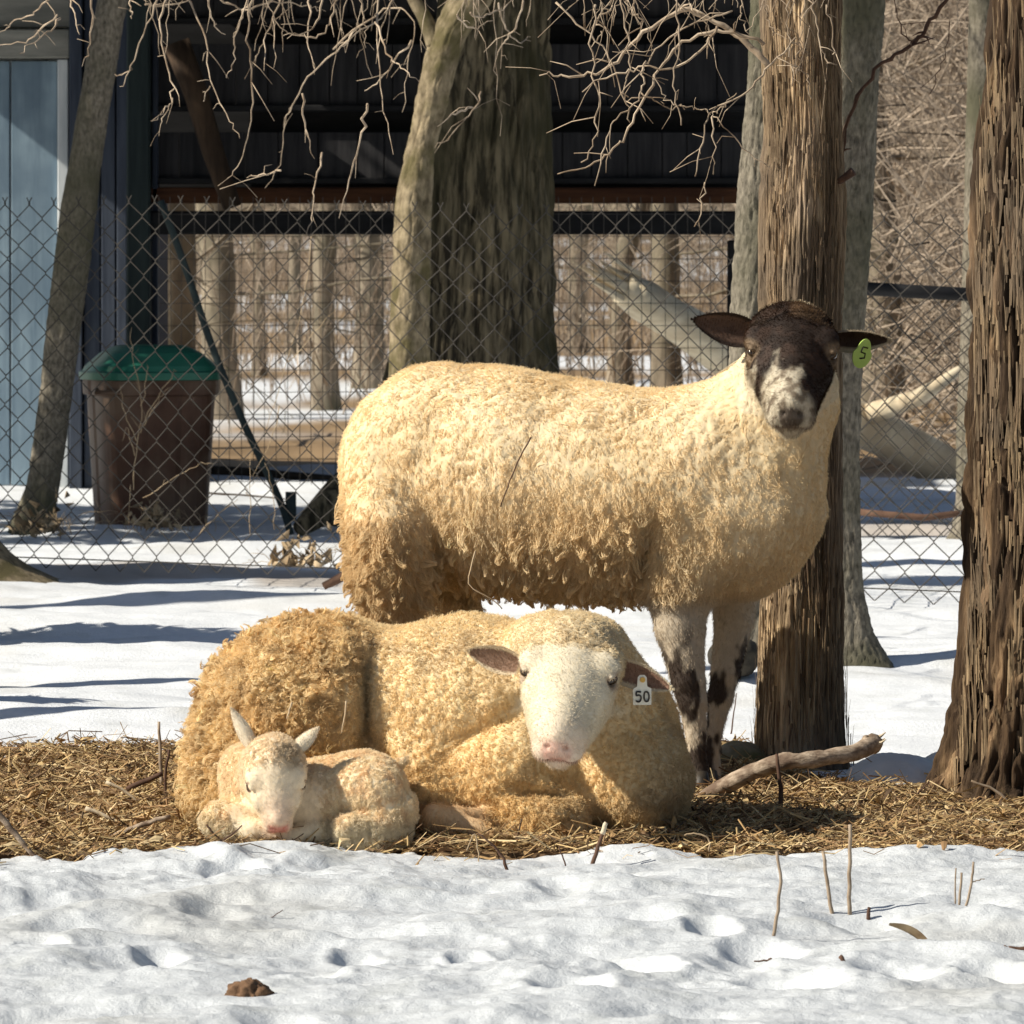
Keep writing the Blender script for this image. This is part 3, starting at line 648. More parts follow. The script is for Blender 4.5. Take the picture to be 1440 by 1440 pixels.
mb = MB(); mb.box((xl, d - .10, Zp(330, d)), (xr, d - .02, Zp(297, d)), bev=.008); mb.build('rail', M_black, t)
mb = MB(); mb.box((X(181, d), d - .14, -.05), (X(214, d), d - .0, 2.5), bev=.008); mb.build('post', M_green, t)
mb = MB(); mb.box((X(214, d) + .004, d - .06, -.05), (X(223, d), d + .05, 2.5), bev=.004); mb.build('post', M_navy, t)
mb = MB(); mb.box((X(1021, d), d - .14, -.05), (X(1050, d), d - .11, Zp(338, d)), bev=.006); mb.build('post', M_black, t)
mb = MB(); mb.tube([P(248, 60, 21.8), P(275, 130, 21.8), P(300, 215, 21.8), P(327, 292, 21.8)], [.055, .05, .045, .038], 10); mb.build('brace', M_rust if 0 else nmat('brace_wood', (.035, .022, .014), (.08, .05, .03), (30, 30, 4), .9, .6), t, smooth=True)
mb = MB(); V = [(xl - .3, 20.75, 2.34), (xr + .3, 20.75, 2.34), (xr + .3, 22.9, 2.62), (xl - .3, 22.9, 2.62)]  # unseen roof; front overhang sized to shade the plank wall
V = V + [(a, b, c + .05) for a, b, c in V]; mb.add(V, [(0, 3, 2, 1), (4, 5, 6, 7), (0, 1, 5, 4), (1, 2, 6, 5), (2, 3, 7, 6), (3, 0, 4, 7)]); mb.build('roof', M_roof, t)
mb = MB(); mb.box((xl, d + .2, 1.28), (xr, 22.7, 1.33)); mb.build('floor', M_black, t)
mb = MB(); mb.box((xl + .02, d + .22, 1.34), (xr - .02, 22.65, 2.35)); mb.build('box', M_black, t)
# welded wire beneath it
M_wire = nmat('dull_wire', (.05, .042, .035), (.11, .095, .08), (9, 9, 9), .55, 0, spec=.5)
t = thing('wire_panel', 'square welded wire panel hung under the raised dark shed', 'fence', (X(600, 21.7), 21.7, 0))
mb = MB(); d = 21.7; rs = np.random.RandomState(2)
for px in np.arange(224, 1022, 16.5):
    x = X(px, d) + rs.normal(0, .002); mb.tube([(x, d, .12), (x + rs.normal(0, .004), d, .6), (x, d, 1.28)], .0014, 4, False)
for z in np.arange(.13, 1.25, .09): mb.tube([(X(224, d), d + .003, z), (X(600, d), d + .003, z + .004), (X(1021, d), d + .003, z)], .0014, 4, False)
mb.build('mesh', M_wire, t)
# chain link
M_link = nmat('weathered_link_wire', (.028, .024, .02), (.065, .056, .046), (6, 6, 6), .55, 0, spec=.4)
def chain(mb, A, B, zb, zt, p, r, seed, wob=.011):
    rs = np.random.RandomState(seed); A = np.array(A, float); B = np.array(B, float); L = np.linalg.norm(B - A); u = (B - A) / L; nrm = np.array([-u[1], u[0]])
    p2 = p; p = p / 2; n = int(L / p); K = int((zt[0] - zb[0]) / p)
    for i in range(n):
        pts = []
        for k in range(K + 1):
            s = (i + (0.5 if ((k + i) % 2) else -0.5) * 1.04 + .5) * p; f = s / L; z = zb[0] * (1 - f) + zb[1] * f + (zt[0] * (1 - f) + zt[1] * f - zb[0] * (1 - f) - zb[1] * f) * k / K
            q = np.array([[s * .9, z * 2.2, seed]]); dx = perlin(q, 1.3, seed)[0] * wob * 2.2; dz_ = perlin(q, 1.3, seed + 4)[0] * wob * 1.6
            off = nrm * ((.004 if (k + i) % 2 else -.004) + perlin(q, .7, seed + 9)[0] * .03)
            pts.append([A[0] + u[0] * (s + dx) + off[0], A[1] + u[1] * (s + dx) + off[1], z + dz_])
        e = pts[-1]; pts.append([e[0] + (.012 if i % 2 else -.012), e[1], e[2] + .022])
        # soften the bends
        pts = np.array(pts); mid = []
        for k in range(len(pts) - 1):
            mid += [pts[k] * .94 + pts[k + 1] * .06, pts[k] * .06 + pts[k + 1] * .94]
        mb.tube(mid, r, 5, False)
t = thing('chain_link_fence', 'long sagging chain link fence running behind the sheep across the snow', 'fence', (0, 16.2, 0))
mb = MB(); chain(mb, (-2.3, 17.45), (2.35, 15.05), (.045, -.01), (1.22, 1.09), .092, .0019, 3)
mb.build('link_mesh', M_link, t, smooth=True)
mb = MB(); mb.tube([(-2.3, 17.46, .07), (0, 16.27, .055), (2.35, 15.06, .03)], .0022, 5); mb.build('bottom_wire', M_link, t)
for k, px in enumerate((-60, 1392)):
    f = .02 if k == 0 else .93; xx = -2.3 + 4.65 * f; yy = 17.45 - 2.4 * f; mb = MB(); mb.tube([(xx, yy + .03, -.1), (xx, yy + .03, 1.28)], .024, 12); mb.build('post', M_green, t, smooth=True)
t = thing('pipe_gate', 'dark pipe-railed chain link gate at the right, behind the long fence', 'gate', (X(1290, 19.0), 19.0, 0))
mb = MB(); mb.tube([P(1190, 404, 19.0), P(1285, 410, 19.0), P(1420, 417, 19.0)], .024, 12); mb.build('rail', M_black, t, smooth=True)
mb = MB(); chain(mb, (X(1196, 19.05), 19.05), (X(1430, 19.05), 19.05), (.04, .04), (.9, .88), .066, .0018, 6); mb.build('link_mesh', M_link, t, smooth=True)
mb = MB(); mb.tube([P(1205, 720, 19.0), P(1300, 728, 19.0), P(1400, 716, 19.0)], .012, 8); mb.build('bottom_rail', M_twig_dark, t, smooth=True)
# leaning green pole
mb = MB(); pp = [P(*q, 20.0) for q in cr([(226, 282), (262, 380), (300, 492), (345, 600), (392, 700), (409, 752)], 4)]; mb.tube(pp, .0135, 8)
mb.box(pp[-1] + [-.02, -.004, .05], pp[-1] + [.02, .004, .16])
o = mb.build('pole', M_green, None, pp[-1], True); tag(o, 'thin dark green steel pole leaning across from shed post to snow', 'pole')
# bin
DB = 20.8
t = thing('garbage_bin', 'brown plastic garbage bin with a green lid standing behind the fence', 'bin', P(212, 740, DB) * [1, 1, 0])
M_bin = nmat('brown_plastic', (.075, .032, .018), (.125, .06, .036), (5, 5, 5), .45, .15, c3=(.16, .10, .065), s3=4, dist=.003)
M_lid = nmat('green_plastic', (.015, .13, .085), (.03, .19, .125), (5, 5, 5), .35, .1, c3=(.05, .20, .14), s3=6, dist=.003)
def sq_rings(rings, c, n=64, e=4.0, groove=0.0):
    th = np.arange(n) * 2 * np.pi / n; V = []
    for (z, hw, hd) in rings:
        cx, sx = np.cos(th), np.sin(th); rr = (np.abs(cx) ** e + np.abs(sx) ** e) ** (-1 / e)
        g = 1 - groove * (np.abs(((th * 10 / (2 * np.pi)) % 1) - .5) > .44)
        V.append(np.stack([c[0] + hw * rr * cx * g, c[1] + hd * rr * sx * g, np.full(n, c[2] + z)], 1))
    V = np.concatenate(V); F = []
    for i in range(len(rings) - 1):
        for j in range(n): k = (j + 1) % n; F.append([i * n + j, i * n + k, (i + 1) * n + k, (i + 1) * n + j])
    F.append(list(range(n))[::-1]); F.append([(len(rings) - 1) * n + j for j in range(n)])
    ca, sa = math.cos(.32), math.sin(.32); q = V[:, :2] - c[:2]; V[:, 0] = c[0] + q[:, 0] * ca - q[:, 1] * sa; V[:, 1] = c[1] + q[:, 0] * sa + q[:, 1] * ca
    return V, F
c0 = P(212, 740, DB) * [1, 1, 0]
h = Zp(534, DB)
V, F = sq_rings([(-.02, .195, .195), (0, .2, .2), (.1, .206, .206), (.3, .218, .218), (h - .06, .228, .228), (h - .055, .242, .242), (h - .02, .244, .244), (h, .243, .243)], c0, groove=.03)
bo = mesh('body', V, F, M_bin, t, smooth=False)
mb = MB()
hx = P(152, 548, DB - .26); mb.tube([hx + [-.045, .02, -.0], hx + [-.045, -.025, -.01], hx + [.045, -.03, -.01], hx + [.045, .02, 0]], .009, 8); mb.build('handle', M_bin, t, smooth=True)
V, F = sq_rings([(h + .002, .262, .262), (h + .03, .262, .262), (h + .036, .25, .25), (h + .055, .24, .24), (h + .105, .185, .185), (h + .128, .14, .14), (h + .134, .12, .12)], c0, e=3.2)
mesh('lid', V, F, M_lid, t, smooth=False)
# dry stalks around the bin
M_dry = nmat('dry_weed', (.34, .24, .14), (.60, .47, .31), (12, 12, 12), .85, 0)
def weed(name, paths, d, r, label, seed, base, group=None, mat=None, leaf=0):
    mb = MB()
    for i, q in enumerate(paths): twig(mb, q, d, r, .0007, seed=seed + i, k=4, sides=4)
    rs = np.random.RandomState(seed)
    for k in range(leaf):
        b = P(*base, d) + rs.normal(0, 1, 3) * [.05, .05, .0]; b[2] = abs(rs.normal(0, .05)) + .01; V = [b + rs.normal(0, .014, 3) for _ in range(4)]; mb.add(V, [(0, 1, 2), (0, 2, 3), (0, 3, 1)])
    o = mb.build(name, mat or M_dry, None, P(*base, d) * [1, 1, 0] if base[1] > 600 else P(*base, d), True); tag(o, label, 'plant', group)
weed('dry_weed', [[(185, 690), (193, 620), (198, 560), (186, 500), (183, 460)], [(196, 610), (215, 570), (240, 530), (246, 520)], [(193, 620), (175, 580), (170, 540)], [(198, 570), (205, 540), (207, 510)], [(190, 640), (178, 600), (172, 622)], [(200, 600), (222, 565), (236, 545)], [(183, 680), (182, 740)]], 19.6, .0035, 'branching dry weed in front of the brown bin', 1, (184, 745))
weed('dry_weed', [[(202, 702), (240, 675), (275, 655), (300, 650)], [(350, 752), (352, 700), (350, 640)], [(386, 745), (384, 700), (375, 650)], [(270, 760), (300, 730), (335, 700)], [(352, 700), (340, 680)], [(395, 570), (380, 620), (355, 670)], [(440, 330), (425, 430), (400, 520), (372, 610)], [(405, 510), (440, 470), (478, 425)]], 17.6, .003, 'tall dry weed stems beside the leaning green pole', 11, (352, 770))
rs = np.random.RandomState(21)
for (cx, cy, d, lb, sp) in ((215, 735, 20.2, 'clump of dead leaves and stems at the foot of the bin', 95), (60, 725, 20.0, 'dead creeper stems curled at the foot of the leaning slender tree', 45), (420, 790, 17.6, 'low brown tuft of dead grass right of the bin, behind the fence', 60)):
    ps = []
    for k in range(26):
        x = cx + rs.uniform(-sp, sp); L = rs.uniform(10, 40); a = rs.normal(0, 18); yb = dg(0) if 0 else HZ + CH * FP / d - 1
        ps.append([(x, yb), (x + a * .5, yb - L * .7), (x + a * 1.4, yb - L * rs.uniform(.5, 1))])
    weed('dead_leaves', ps, d, .0024, lb, int(cx), (cx, yb), None, None, 60)
# ================================================================== animals
def rotm(a=0, b=0, c=0):
    """euler degrees -> 3x3, applied x then y then z"""
    return np.array(Matrix.Rotation(R(c), 3, 'Z') @ Matrix.Rotation(R(b), 3, 'Y') @ Matrix.Rotation(R(a), 3, 'X'))
class Field:
    def __init__(s): s.ops = []; s.lo = np.full(3, 1e9); s.hi = -s.lo
    def _bb(s, *ps):
        for c, r in ps: s.lo = np.minimum(s.lo, c - r); s.hi = np.maximum(s.hi, c + r)
    def ell(s, c, r, M=None, k=.03, sub=False):
        c = np.array(c, float); r = np.array(r, float) * np.ones(3); M = np.eye(3) if M is None else np.array(M, float)
        s.ops.append(('e', (c, r, M), k, sub)); 
        if not sub: s._bb((c, r.max()))
        return s
    def cone(s, a, b, ra, rb, k=.02, sub=False, flat=None):
        a = np.array(a, float); b = np.array(b, float); s.ops.append(('c', (a, b, ra, rb), k, sub))
        if not sub: s._bb((a, ra), (b, rb))
        return s
    def chain(s, pts, rad, k=.02):
        for i in range(len(pts) - 1): s.cone(pts[i], pts[i + 1], rad[i], rad[i + 1], k if i == 0 else .008)
        return s
    def __call__(s, p):
        D = np.full(len(p), 1.0)
        for typ, a, k, sub in s.ops:
            if typ == 'e':
                c, r, M = a; q = (p - c) @ M
                k0 = np.linalg.norm(q / r, axis=1); k1 = np.linalg.norm(q / r ** 2, axis=1) + 1e-9; d = k0 * (k0 - 1) / k1
            else:
                A, B, ra, rb = a; ba = B - A; h = np.clip(((p - A) @ ba) / (ba @ ba + 1e-12), 0, 1)
                d = np.linalg.norm(p - A - h[:, None] * ba, axis=1) - (ra + (rb - ra) * h)
            if sub:
                h = np.clip(.5 - .5 * (D + d) / k, 0, 1); D = D * (1 - h) - d * h + k * h * (1 - h)
            else:
                h = np.clip(.5 + .5 * (D - d) / k, 0, 1); D = D * (1 - h) + d * h - k * h * (1 - h)
        return D
    def surface(s, h=.005):
        lo = s.lo - .03; n = np.ceil((s.hi + .03 - lo) / h / 4).astype(int) + 1
        cg = [lo[i] + (np.arange(n[i]) * 4 + 1.5) * h for i in range(3)]
        G = np.stack(np.meshgrid(*cg, indexing='ij'), -1).reshape(-1, 3)
        C = s(G).reshape(n); A = np.abs(C) < 8 * h + .012
        V = np.repeat(np.repeat(np.repeat(C, 4, 0), 4, 1), 4, 2).astype(np.float32)
        Am = np.repeat(np.repeat(np.repeat(A, 4, 0), 4, 1), 4, 2)
        I = np.argwhere(Am)
        val = np.empty(len(I), np.float32)
        for b in range(0, len(I), 400000): val[b:b + 400000] = s(lo + I[b:b + 400000] * h)
        V[I[:, 0], I[:, 1], I[:, 2]] = val
        S = V < 0
        m = S[:-1, :-1, :-1].astype(np.int8)
        cnt = sum(S[a:S.shape[0] - 1 + a, b:S.shape[1] - 1 + b, c:S.shape[2] - 1 + c].astype(np.int8) for a in (0, 1) for b in (0, 1) for c in (0, 1))
        act = (cnt > 0) & (cnt < 8); idx = np.full(act.shape, -1, np.int64); ci = np.argwhere(act); idx[act] = np.arange(len(ci))
        P_ = lo + (ci + .5) * h
        for it in range(3):
            g = s.grad(P_); d = s(P_); P_ = P_ - g * np.clip(d, -h, h)[:, None] * .9
        F = []
        for ax in range(3):
            o = [k for k in range(3) if k != ax]
            sl0 = [slice(1, -1)] * 3; sl1 = [slice(1, -1)] * 3; sl0[ax] = slice(0, -1); sl1[ax] = slice(1, None)
            a = S[tuple(sl0)]; b = S[tuple(sl1)]; e = np.argwhere(a != b)
            inside = a[tuple(e.T)]
            e0 = e.copy(); 
            for k in o: e0[:, k] += 1
            def cell(d1, d2):
                q = e0.copy(); q[:, o[0]] += d1; q[:, o[1]] += d2; return idx[tuple(q.T)]
            q = np.stack([cell(-1, -1), cell(0, -1), cell(0, 0), cell(-1, 0)], 1)
            flip = inside if ax != 1 else ~inside
            q[~flip] = q[~flip][:, ::-1]
            F.append(q)
        F = np.concatenate(F); F = F[(F >= 0).all(1)]
        return P_, F
    def grad(s, p, e=.0015):
        g = np.stack([s(p + d) - s(p - d) for d in np.eye(3) * e], 1); return g / (np.linalg.norm(g, axis=1)[:, None] + 1e-9)

def sample(V, F, n, rs):
    """random points on the quads of a mesh"""
    a, b, c = V[F[:, 0]], V[F[:, 1]], V[F[:, 2]]; d = V[F[:, 3]]
    ar = np.linalg.norm(np.cross(c - a, d - b), axis=1); i = np.searchsorted(np.cumsum(ar) / ar.sum(), rs.uniform(size=n)); i = np.minimum(i, len(F) - 1)
    u = rs.uniform(size=(n, 1)); v = rs.uniform(size=(n, 1))
    return a[i] * (1 - u) * (1 - v) + b[i] * u * (1 - v) + c[i] * u * v + d[i] * (1 - u) * v

def hair(name, root, pts, rad, col, mat, parent):
    """strands: pts (n,k,3) world, rad (n,k)"""
    n, k, _ = pts.shape
    cu = bpy.data.hair_curves.new(name); cu.add_curves([k] * n)
    o = bpy.data.objects.new(name, cu); SC.collection.objects.link(o); _place(o, parent, None)
    pts = pts - ORG[parent.name]
    cu.attributes['position'].data.foreach_set('vector', pts.astype(np.float32).ravel())
    ra = cu.attributes.new('radius', 'FLOAT', 'POINT') if 'radius' not in cu.attributes else cu.attributes['radius']
    ra.data.foreach_set('value', rad.astype(np.float32).ravel())
    ca = cu.attributes.new('Col', 'FLOAT_COLOR', 'CURVE'); c4 = np.ones((n, 4), np.float32); c4[:, :3] = np.clip(col, 0, 1); ca.data.foreach_set('color', c4.ravel())
    cu.materials.append(mat); return o
def fibre_mat(name, rough=.9, trans=.25):
    m = bpy.data.materials.new(name); m.use_nodes = True; t = m.node_tree; N = t.nodes; L = t.links; N.remove(N['Principled BSDF'])
    at = N.new('ShaderNodeAttribute'); at.attribute_name = 'Col'
    df = N.new('ShaderNodeBsdfDiffuse'); tr = N.new('ShaderNodeBsdfTranslucent'); mx = N.new('ShaderNodeMixShader'); mx.inputs[0].default_value = trans
    L.new(at.outputs['Color'], df.inputs[0]); L.new(at.outputs['Color'], tr.inputs[0]); L.new(df.outputs[0], mx.inputs[1]); L.new(tr.outputs[0], mx.inputs[2]); L.new(mx.outputs[0], N['Material Output'].inputs[0])
    return m
M_wool = fibre_mat('wool_fibre', trans=.18)
M_skin = nmat('sheep_hide', (.82, .82, .82), (1, 1, 1), (60, 60, 60), .75, .35, (420, 420, 420), attr=True, dist=.0015)
M_eye = nmat('eye', (.02, .012, .008), (.035, .02, .01), (20, 20, 20), .12, 0, spec=.6)
M_hoof = nmat('hoof', (.03, .025, .02), (.07, .055, .04), (40, 40, 10), .5, .3)

def fleece(name, V, F, fld, parent, n, wmask, length, colf, rs, lock=.016, down=.6, curl=.35, rad=.0007, k=6, clump=.75, jit=1.0, downf=None, dens=.085, cvar=.09):
    """woolly strands gathered in locks"""
    p = sample(V, F, n, rs); wm = wmask(p); keep = rs.uniform(size=len(p)) < wm; p = p[keep]; wm = wm[keep]
    nr = fld.grad(p, .004); L = length(p) * rs.uniform(.7, 1.15, len(p))
    # lock centres
    nl = int(len(p) * dens); ci = rs.choice(len(p), nl, replace=False)
    kd = kdtree.KDTree(nl)
    for i, q in enumerate(p[ci]): kd.insert(q, i)
    kd.balance(); near = np.array([kd.find(q)[1] for q in p])
    cr_, cn = p[ci], nr[ci]
    dn = np.array([0, 0, -1.0]) if downf is None else None
    dvec = np.tile(np.array([0, 0, -1.0]), (nl, 1)) if downf is None else downf(cr_)
    rnd = np.stack([perlin(cr_, 9, 1), perlin(cr_, 9, 2), perlin(cr_, 9, 3)], 1) * .9 + rs.normal(0, .3, (nl, 3)) * jit
    ld = cn * .8 + dvec * down + rnd; ld = ld - cn * np.minimum(0, (ld * cn).sum(1) - .25)[:, None]; ld /= np.linalg.norm(ld, axis=1)[:, None]
    lL = np.zeros(nl); np.add.at(lL, near, L); cnt = np.bincount(near, minlength=nl); lL = lL / np.maximum(cnt, 1) * rs.uniform(.6, 1.35, nl)
    s1 = np.cross(ld, rs.normal(size=(nl, 3))); s1 /= np.linalg.norm(s1, axis=1)[:, None]; s2 = np.cross(ld, s1); ph = rs.uniform(0, 6.28, nl); fr = rs.uniform(.7, 1.5, nl)
    t = np.linspace(0, 1, k)[None, :, None]
    Lk = lL[near][:, None, None]
    ctr = cr_[near][:, None, :] + ld[near][:, None, :] * Lk * t
    own = p[:, None, :] + (ld[near] * .85 + nr * .3)[:, None, :] * Lk * t
    ang = ph[near][:, None, None] + t * 5.5 * fr[near][:, None, None]
    cc = curl * Lk * t ** .8
    coil = (np.cos(ang) - np.cos(ph[near])[:, None, None]) * s1[near][:, None, :] * cc + (np.sin(ang) - np.sin(ph[near])[:, None, None]) * s2[near][:, None, :] * cc
    cl = clump * t ** 1.1
    pts = own * (1 - cl) + ctr * cl + coil
    pts += rs.normal(0, 1, pts.shape) * (.0007 * t)
    pts -= nr[:, None, :] * .002
    rr = rad * (1 - .55 * t[..., 0]) * np.ones((len(p), 1))
    lc = 1 + cvar * rs.normal(size=nl)[near] + .06 * rs.normal(size=len(p))
    col = colf(p) * lc[:, None]
    return hair(name, p, pts, rr, col, M_wool, parent)

def cracks(V, fld, f, amp, seed, mask, st=.42, warp=.35):
    nr = fld.grad(V, .003); q = V * [1, 1, st]; w_ = np.stack([perlin(q, f * .5, seed + k) for k in (1, 2, 3)], 1) * warp / f * 2; q = q + w_
    a = np.abs(perlin(q, f, seed + 4)); b = np.abs(perlin(q, f * 1.9, seed + 6))
    h = -np.clip(1 - a * 5, 0, 1) - .55 * np.clip(1 - b * 4.5, 0, 1) + .25
    return V + nr * (h * amp * mask)[:, None]
def pile(name, V, F, fld, parent, n, wmask, length, colf, rs, down=.8, out=.55, vf=75, va=.8, rad=.0005, k=4, wav=.12, dvec=(0, 0, -1), cvar=.08):
    """short dense wool standing off the hide, its tips gathered by a vector noise"""
    p = sample(V, F, n, rs); keep = rs.uniform(size=len(p)) < wmask(p); p = p[keep]; nr = fld.grad(p, .004); L = (length(p) * rs.uniform(.6, 1.25, len(p)))[:, None, None]
    q = p * [1, 1, .6]
    v = nr * out + np.array(dvec) * down + va * np.stack([perlin(q, vf, 1), perlin(q, vf, 2), perlin(q, vf, 3)], 1) + .5 * va * np.stack([perlin(q, vf * 2.3, 4), perlin(q, vf * 2.3, 5), perlin(q, vf * 2.3, 6)], 1) + rs.normal(0, .16, p.shape)
    v -= nr * np.minimum(0, (v * nr).sum(1) - .22)[:, None]; v /= np.linalg.norm(v, axis=1)[:, None]
    s1 = np.cross(v, nr); s1 /= np.linalg.norm(s1, axis=1)[:, None] + 1e-9; t = np.linspace(0, 1, k)[None, :, None]; ph = 6.28 * perlin(q, vf * .8, 9)[:, None, None] + rs.uniform(0, 1.5, (len(p), 1, 1))
    pts = p[:, None, :] + v[:, None, :] * L * t + s1[:, None, :] * L * wav * (np.sin(ph + t * 7) - np.sin(ph)) - nr[:, None, :] * .0015
    c = colf(p) * (1 + cvar * perlin(q, 130, 12) + .06 * rs.normal(size=len(p)))[:, None]
    return hair(name, p, pts, rad * (1 - .55 * t[..., 0]) * np.ones((len(p), 1)), c, M_wool, parent)
def fuzz(name, V, F, fld, parent, n, mask, colf, rs, L=.006, rad=.0004, flow=(0, 0, -1)):
    p = sample(V, F, n, rs); keep = rs.uniform(size=len(p)) < mask(p); p = p[keep]; nr = fld.grad(p, .003); t = np.linspace(0, 1, 4)[None, :, None]
    v = nr * .5 + np.array(flow) * .8 + rs.normal(0, .25, p.shape); v -= nr * np.minimum(0, (v * nr).sum(1) - .12)[:, None]; v /= np.linalg.norm(v, axis=1)[:, None]
    LL = (L * rs.uniform(.6, 1.2, len(p)))[:, None, None]; pts = p[:, None, :] + v[:, None, :] * LL * t + np.array([0, 0, -.25]) * LL * t * t - nr[:, None, :] * .0008
    return hair(name, p, pts, rad * (1 - .7 * t[..., 0]) * np.ones((len(p), 1)), colf(p) * (1 + .08 * rs.normal(size=(len(p), 1))), M_wool, parent)

def frame(fwd, up):
    f = np.array(fwd, float); f /= np.linalg.norm(f); u = np.array(up, float); u -= f * (u @ f); u /= np.linalg.norm(u); r = np.cross(f, u)
    return np.stack([r, f, u], 1)   # columns: right of the animal, forward to the nose, up to the forehead

def head_ops(fd, o, M, s=1.0, lamb=False, cheek=1.0):
    """a sheep's head; local axes x side, y towards the nose, z forehead"""
    o = np.array(o, float)
    def W(x, y, z): return o + M @ (np.array([x, y, z]) * s)
    def E(c, r, k=.012, sub=False, m=None): fd.ell(W(*c), np.array(r) * s, M if m is None else M @ m, k * s, sub)
    nl = .8 if lamb else 1.0; mx = .80 if lamb else 1.0
    E((0, -.005, -.006), (.068, .076, .054), .02)
    E((0, .05, -.015), (.060, .07, .052), .02)
    fd.cone(W(0, .03, -.018), W(0, .145 * nl, -.030), .053 * s * (1 + mx) / 2, .034 * s * mx, .02 * s)
    E((0, .10 * nl, -.012), (.027, .085 * nl, .026), .014)                # nose ridge
    E((0, .150 * nl, -.030), (.034 * mx, .032, .030), .014)                   # muzzle
    for q in (-1, 1):
        E((q * .032 * cheek, .02, -.050), (.034 * cheek, .056, .044), .02)          # cheek
        E((q * .026 * mx * cheek, .085 * nl, -.040), (.028 * mx * cheek, .055, .036), .025)    # lower cheek
        E((q * .050, .036, .018), (.021, .027, .017), .014)         # brow
        E((q * .018, .160 * nl, -.045), (.017, .022, .017), .008)        # lip pad
        E((q * .044, .072, -.012), (.014, .03, .02), .014)
    fd.cone(W(0, .02, -.062), W(0, .142 * nl, -.064), .032 * s, .019 * s, .012 * s)
    E((0, .150 * nl, -.068), (.017, .017, .013), .008)                   # chin
    E((0, .178 * nl, -.032), (.019 * mx, .010, .014), .006)                   # nose pad
    for q in (-1, 1):
        E((q * .0615, .052, .004), (.0125, .0145, .0105), .006, True)    # eye hollow
        E((q * .0600, .051, .0150), (.0080, .0175, .0045), .004)         # upper lid
        E((q * .0600, .053, -.0068), (.0075, .0160, .0036), .004)        # lower lid
        E((q * .0135, .187 * nl, -.028), (.0062, .0075, .0038), .003, True, rotm(0, q * 35, 0))   # nostril
        fd.cone(W(q * .003, .190 * nl, -.0575), W(q * .027, .150 * nl, -.050), .0018 * s, .0018 * s, .004 * s, True)   # mouth line
    fd.cone(W(0, .192 * nl, -.036), W(0, .187 * nl, -.056), .0014 * s, .0014 * s, .004 * s, True)
    return W
def eyes(parent, W, M, s, lids=None):
    for q in (-1, 1):
        V = []; F = []; th = np.arange(14) * 2 * np.pi / 14; ph = np.linspace(0.05, np.pi - .05, 9)
        c = W(q * .0565, .0525, .005); V = np.array([c + M @ (np.array([math.sin(b) * math.cos(a), math.cos(b), math.sin(b) * math.sin(a)]) * np.array([.0118, .0124, .0082]) * s) for b in ph for a in th])
        F = [[i * 14 + j, i * 14 + (j + 1) % 14, (i + 1) * 14 + (j + 1) % 14, (i + 1) * 14 + j] for i in range(8) for j in range(14)]
        mesh('eye', V, F, M_eye, parent)
def ear_geo(base, tip, up, w, cup=.35, th=.003, colo=None, coli=None, droop=0.0, n=26, m=13):
    """leaf-shaped ear: side `up` spans the width, inner face on the +normal side"""
    base = np.array(base, float); tip = np.array(tip, float); ax = tip - base; L = np.linalg.norm(ax); ax /= L; up = np.array(up, float); up -= ax * (up @ ax); up /= np.linalg.norm(up); nn = np.cross(ax, up)
    V = []; C = []
    for side in (1, -1):
        for i in range(n):
            u = i / (n - 1); ww = w * (math.sin(math.pi * min(1, (u * .86 + .14)) ** .85) ** .75) * (1 if u < .97 else .6) + .001
            for j in range(m):
                v = j / (m - 1) * 2 - 1
                c_ = base + ax * L * u + up * ww * v * .5 + nn * (cup * ww * (v * v - .5) * (1 - .5 * u)) + np.array([0, 0, -droop * L * u * u]) + nn * side * th * (1 - v * v * .9) * (1 - .5 * u)
                V.append(c_); C.append(coli if (side > 0 and abs(v) < .8 and .03 < u < .93) else colo)
    F = []; N = n * m
    for i in range(n - 1):
        for j in range(m - 1):
            a = i * m + j; F.append([a, a + m, a + m + 1, a + 1]); b = N + a; F.append([b, b + 1, b + m + 1, b + m])
    for i in range(n - 1):
        for j in (0, m - 1): a = i * m + j; F.append([a, N + a, N + a + m, a + m] if j else [a, a + m, N + a + m, N + a])
    for j in range(m - 1):
        a = (n - 1) * m + j; F.append([a, N + a, N + a + 1, a + 1]); a = j; F.append([a, a + 1, N + a + 1, N + a])
    return np.array(V), F, np.array(C)
def ear_fuzz(V, C, n, rs, parent, L=.0045, name='ear_fuzz'):
    i = rs.randint(0, len(V) // 13, n) * 13 + rs.randint(0, 12, n); p = V[i] + (V[i + 1] - V[i]) * rs.uniform(0, 1, (n, 1)); c = V.mean(0); ax = np.linalg.svd(V - c)[2]
    v = rs.normal(0, .6, (n, 3)) + (p - c) * 20; v /= np.linalg.norm(v, axis=1)[:, None]; t = np.linspace(0, 1, 3)[None, :, None]
    return hair(name, p, p[:, None, :] + v[:, None, :] * L * t * rs.uniform(.4, 1, (n, 1, 1)), .0003 * (1 - .6 * t[..., 0]) * np.ones((n, 1)), C[i] * rs.uniform(.8, 1.15, (n, 1)), M_wool, parent)
def smooth_lumps(V, fld, amp, f, seed, mask=None):
    nr = fld.grad(V, .003); h = perlin(V * [1, 1, .7], f, seed) * .6 + perlin(V, f * 2.2, seed + 1) * .35 + .3 * perlin(V, f * .45, seed + 2)
    return V + nr * (h * amp * (1 if mask is None else mask(V)))[:, None]
CREAM = np.array([.91, .74, .48]); PALE = np.array([.78, .66, .46]); TAN = np.array([.60, .40, .19]); WHITE = np.array([.84, .78, .66]); DARK = np.array([.022, .013, .009]); BROWN = np.array([.050, .029, .020]); PINK = np.array([.72, .42, .34])
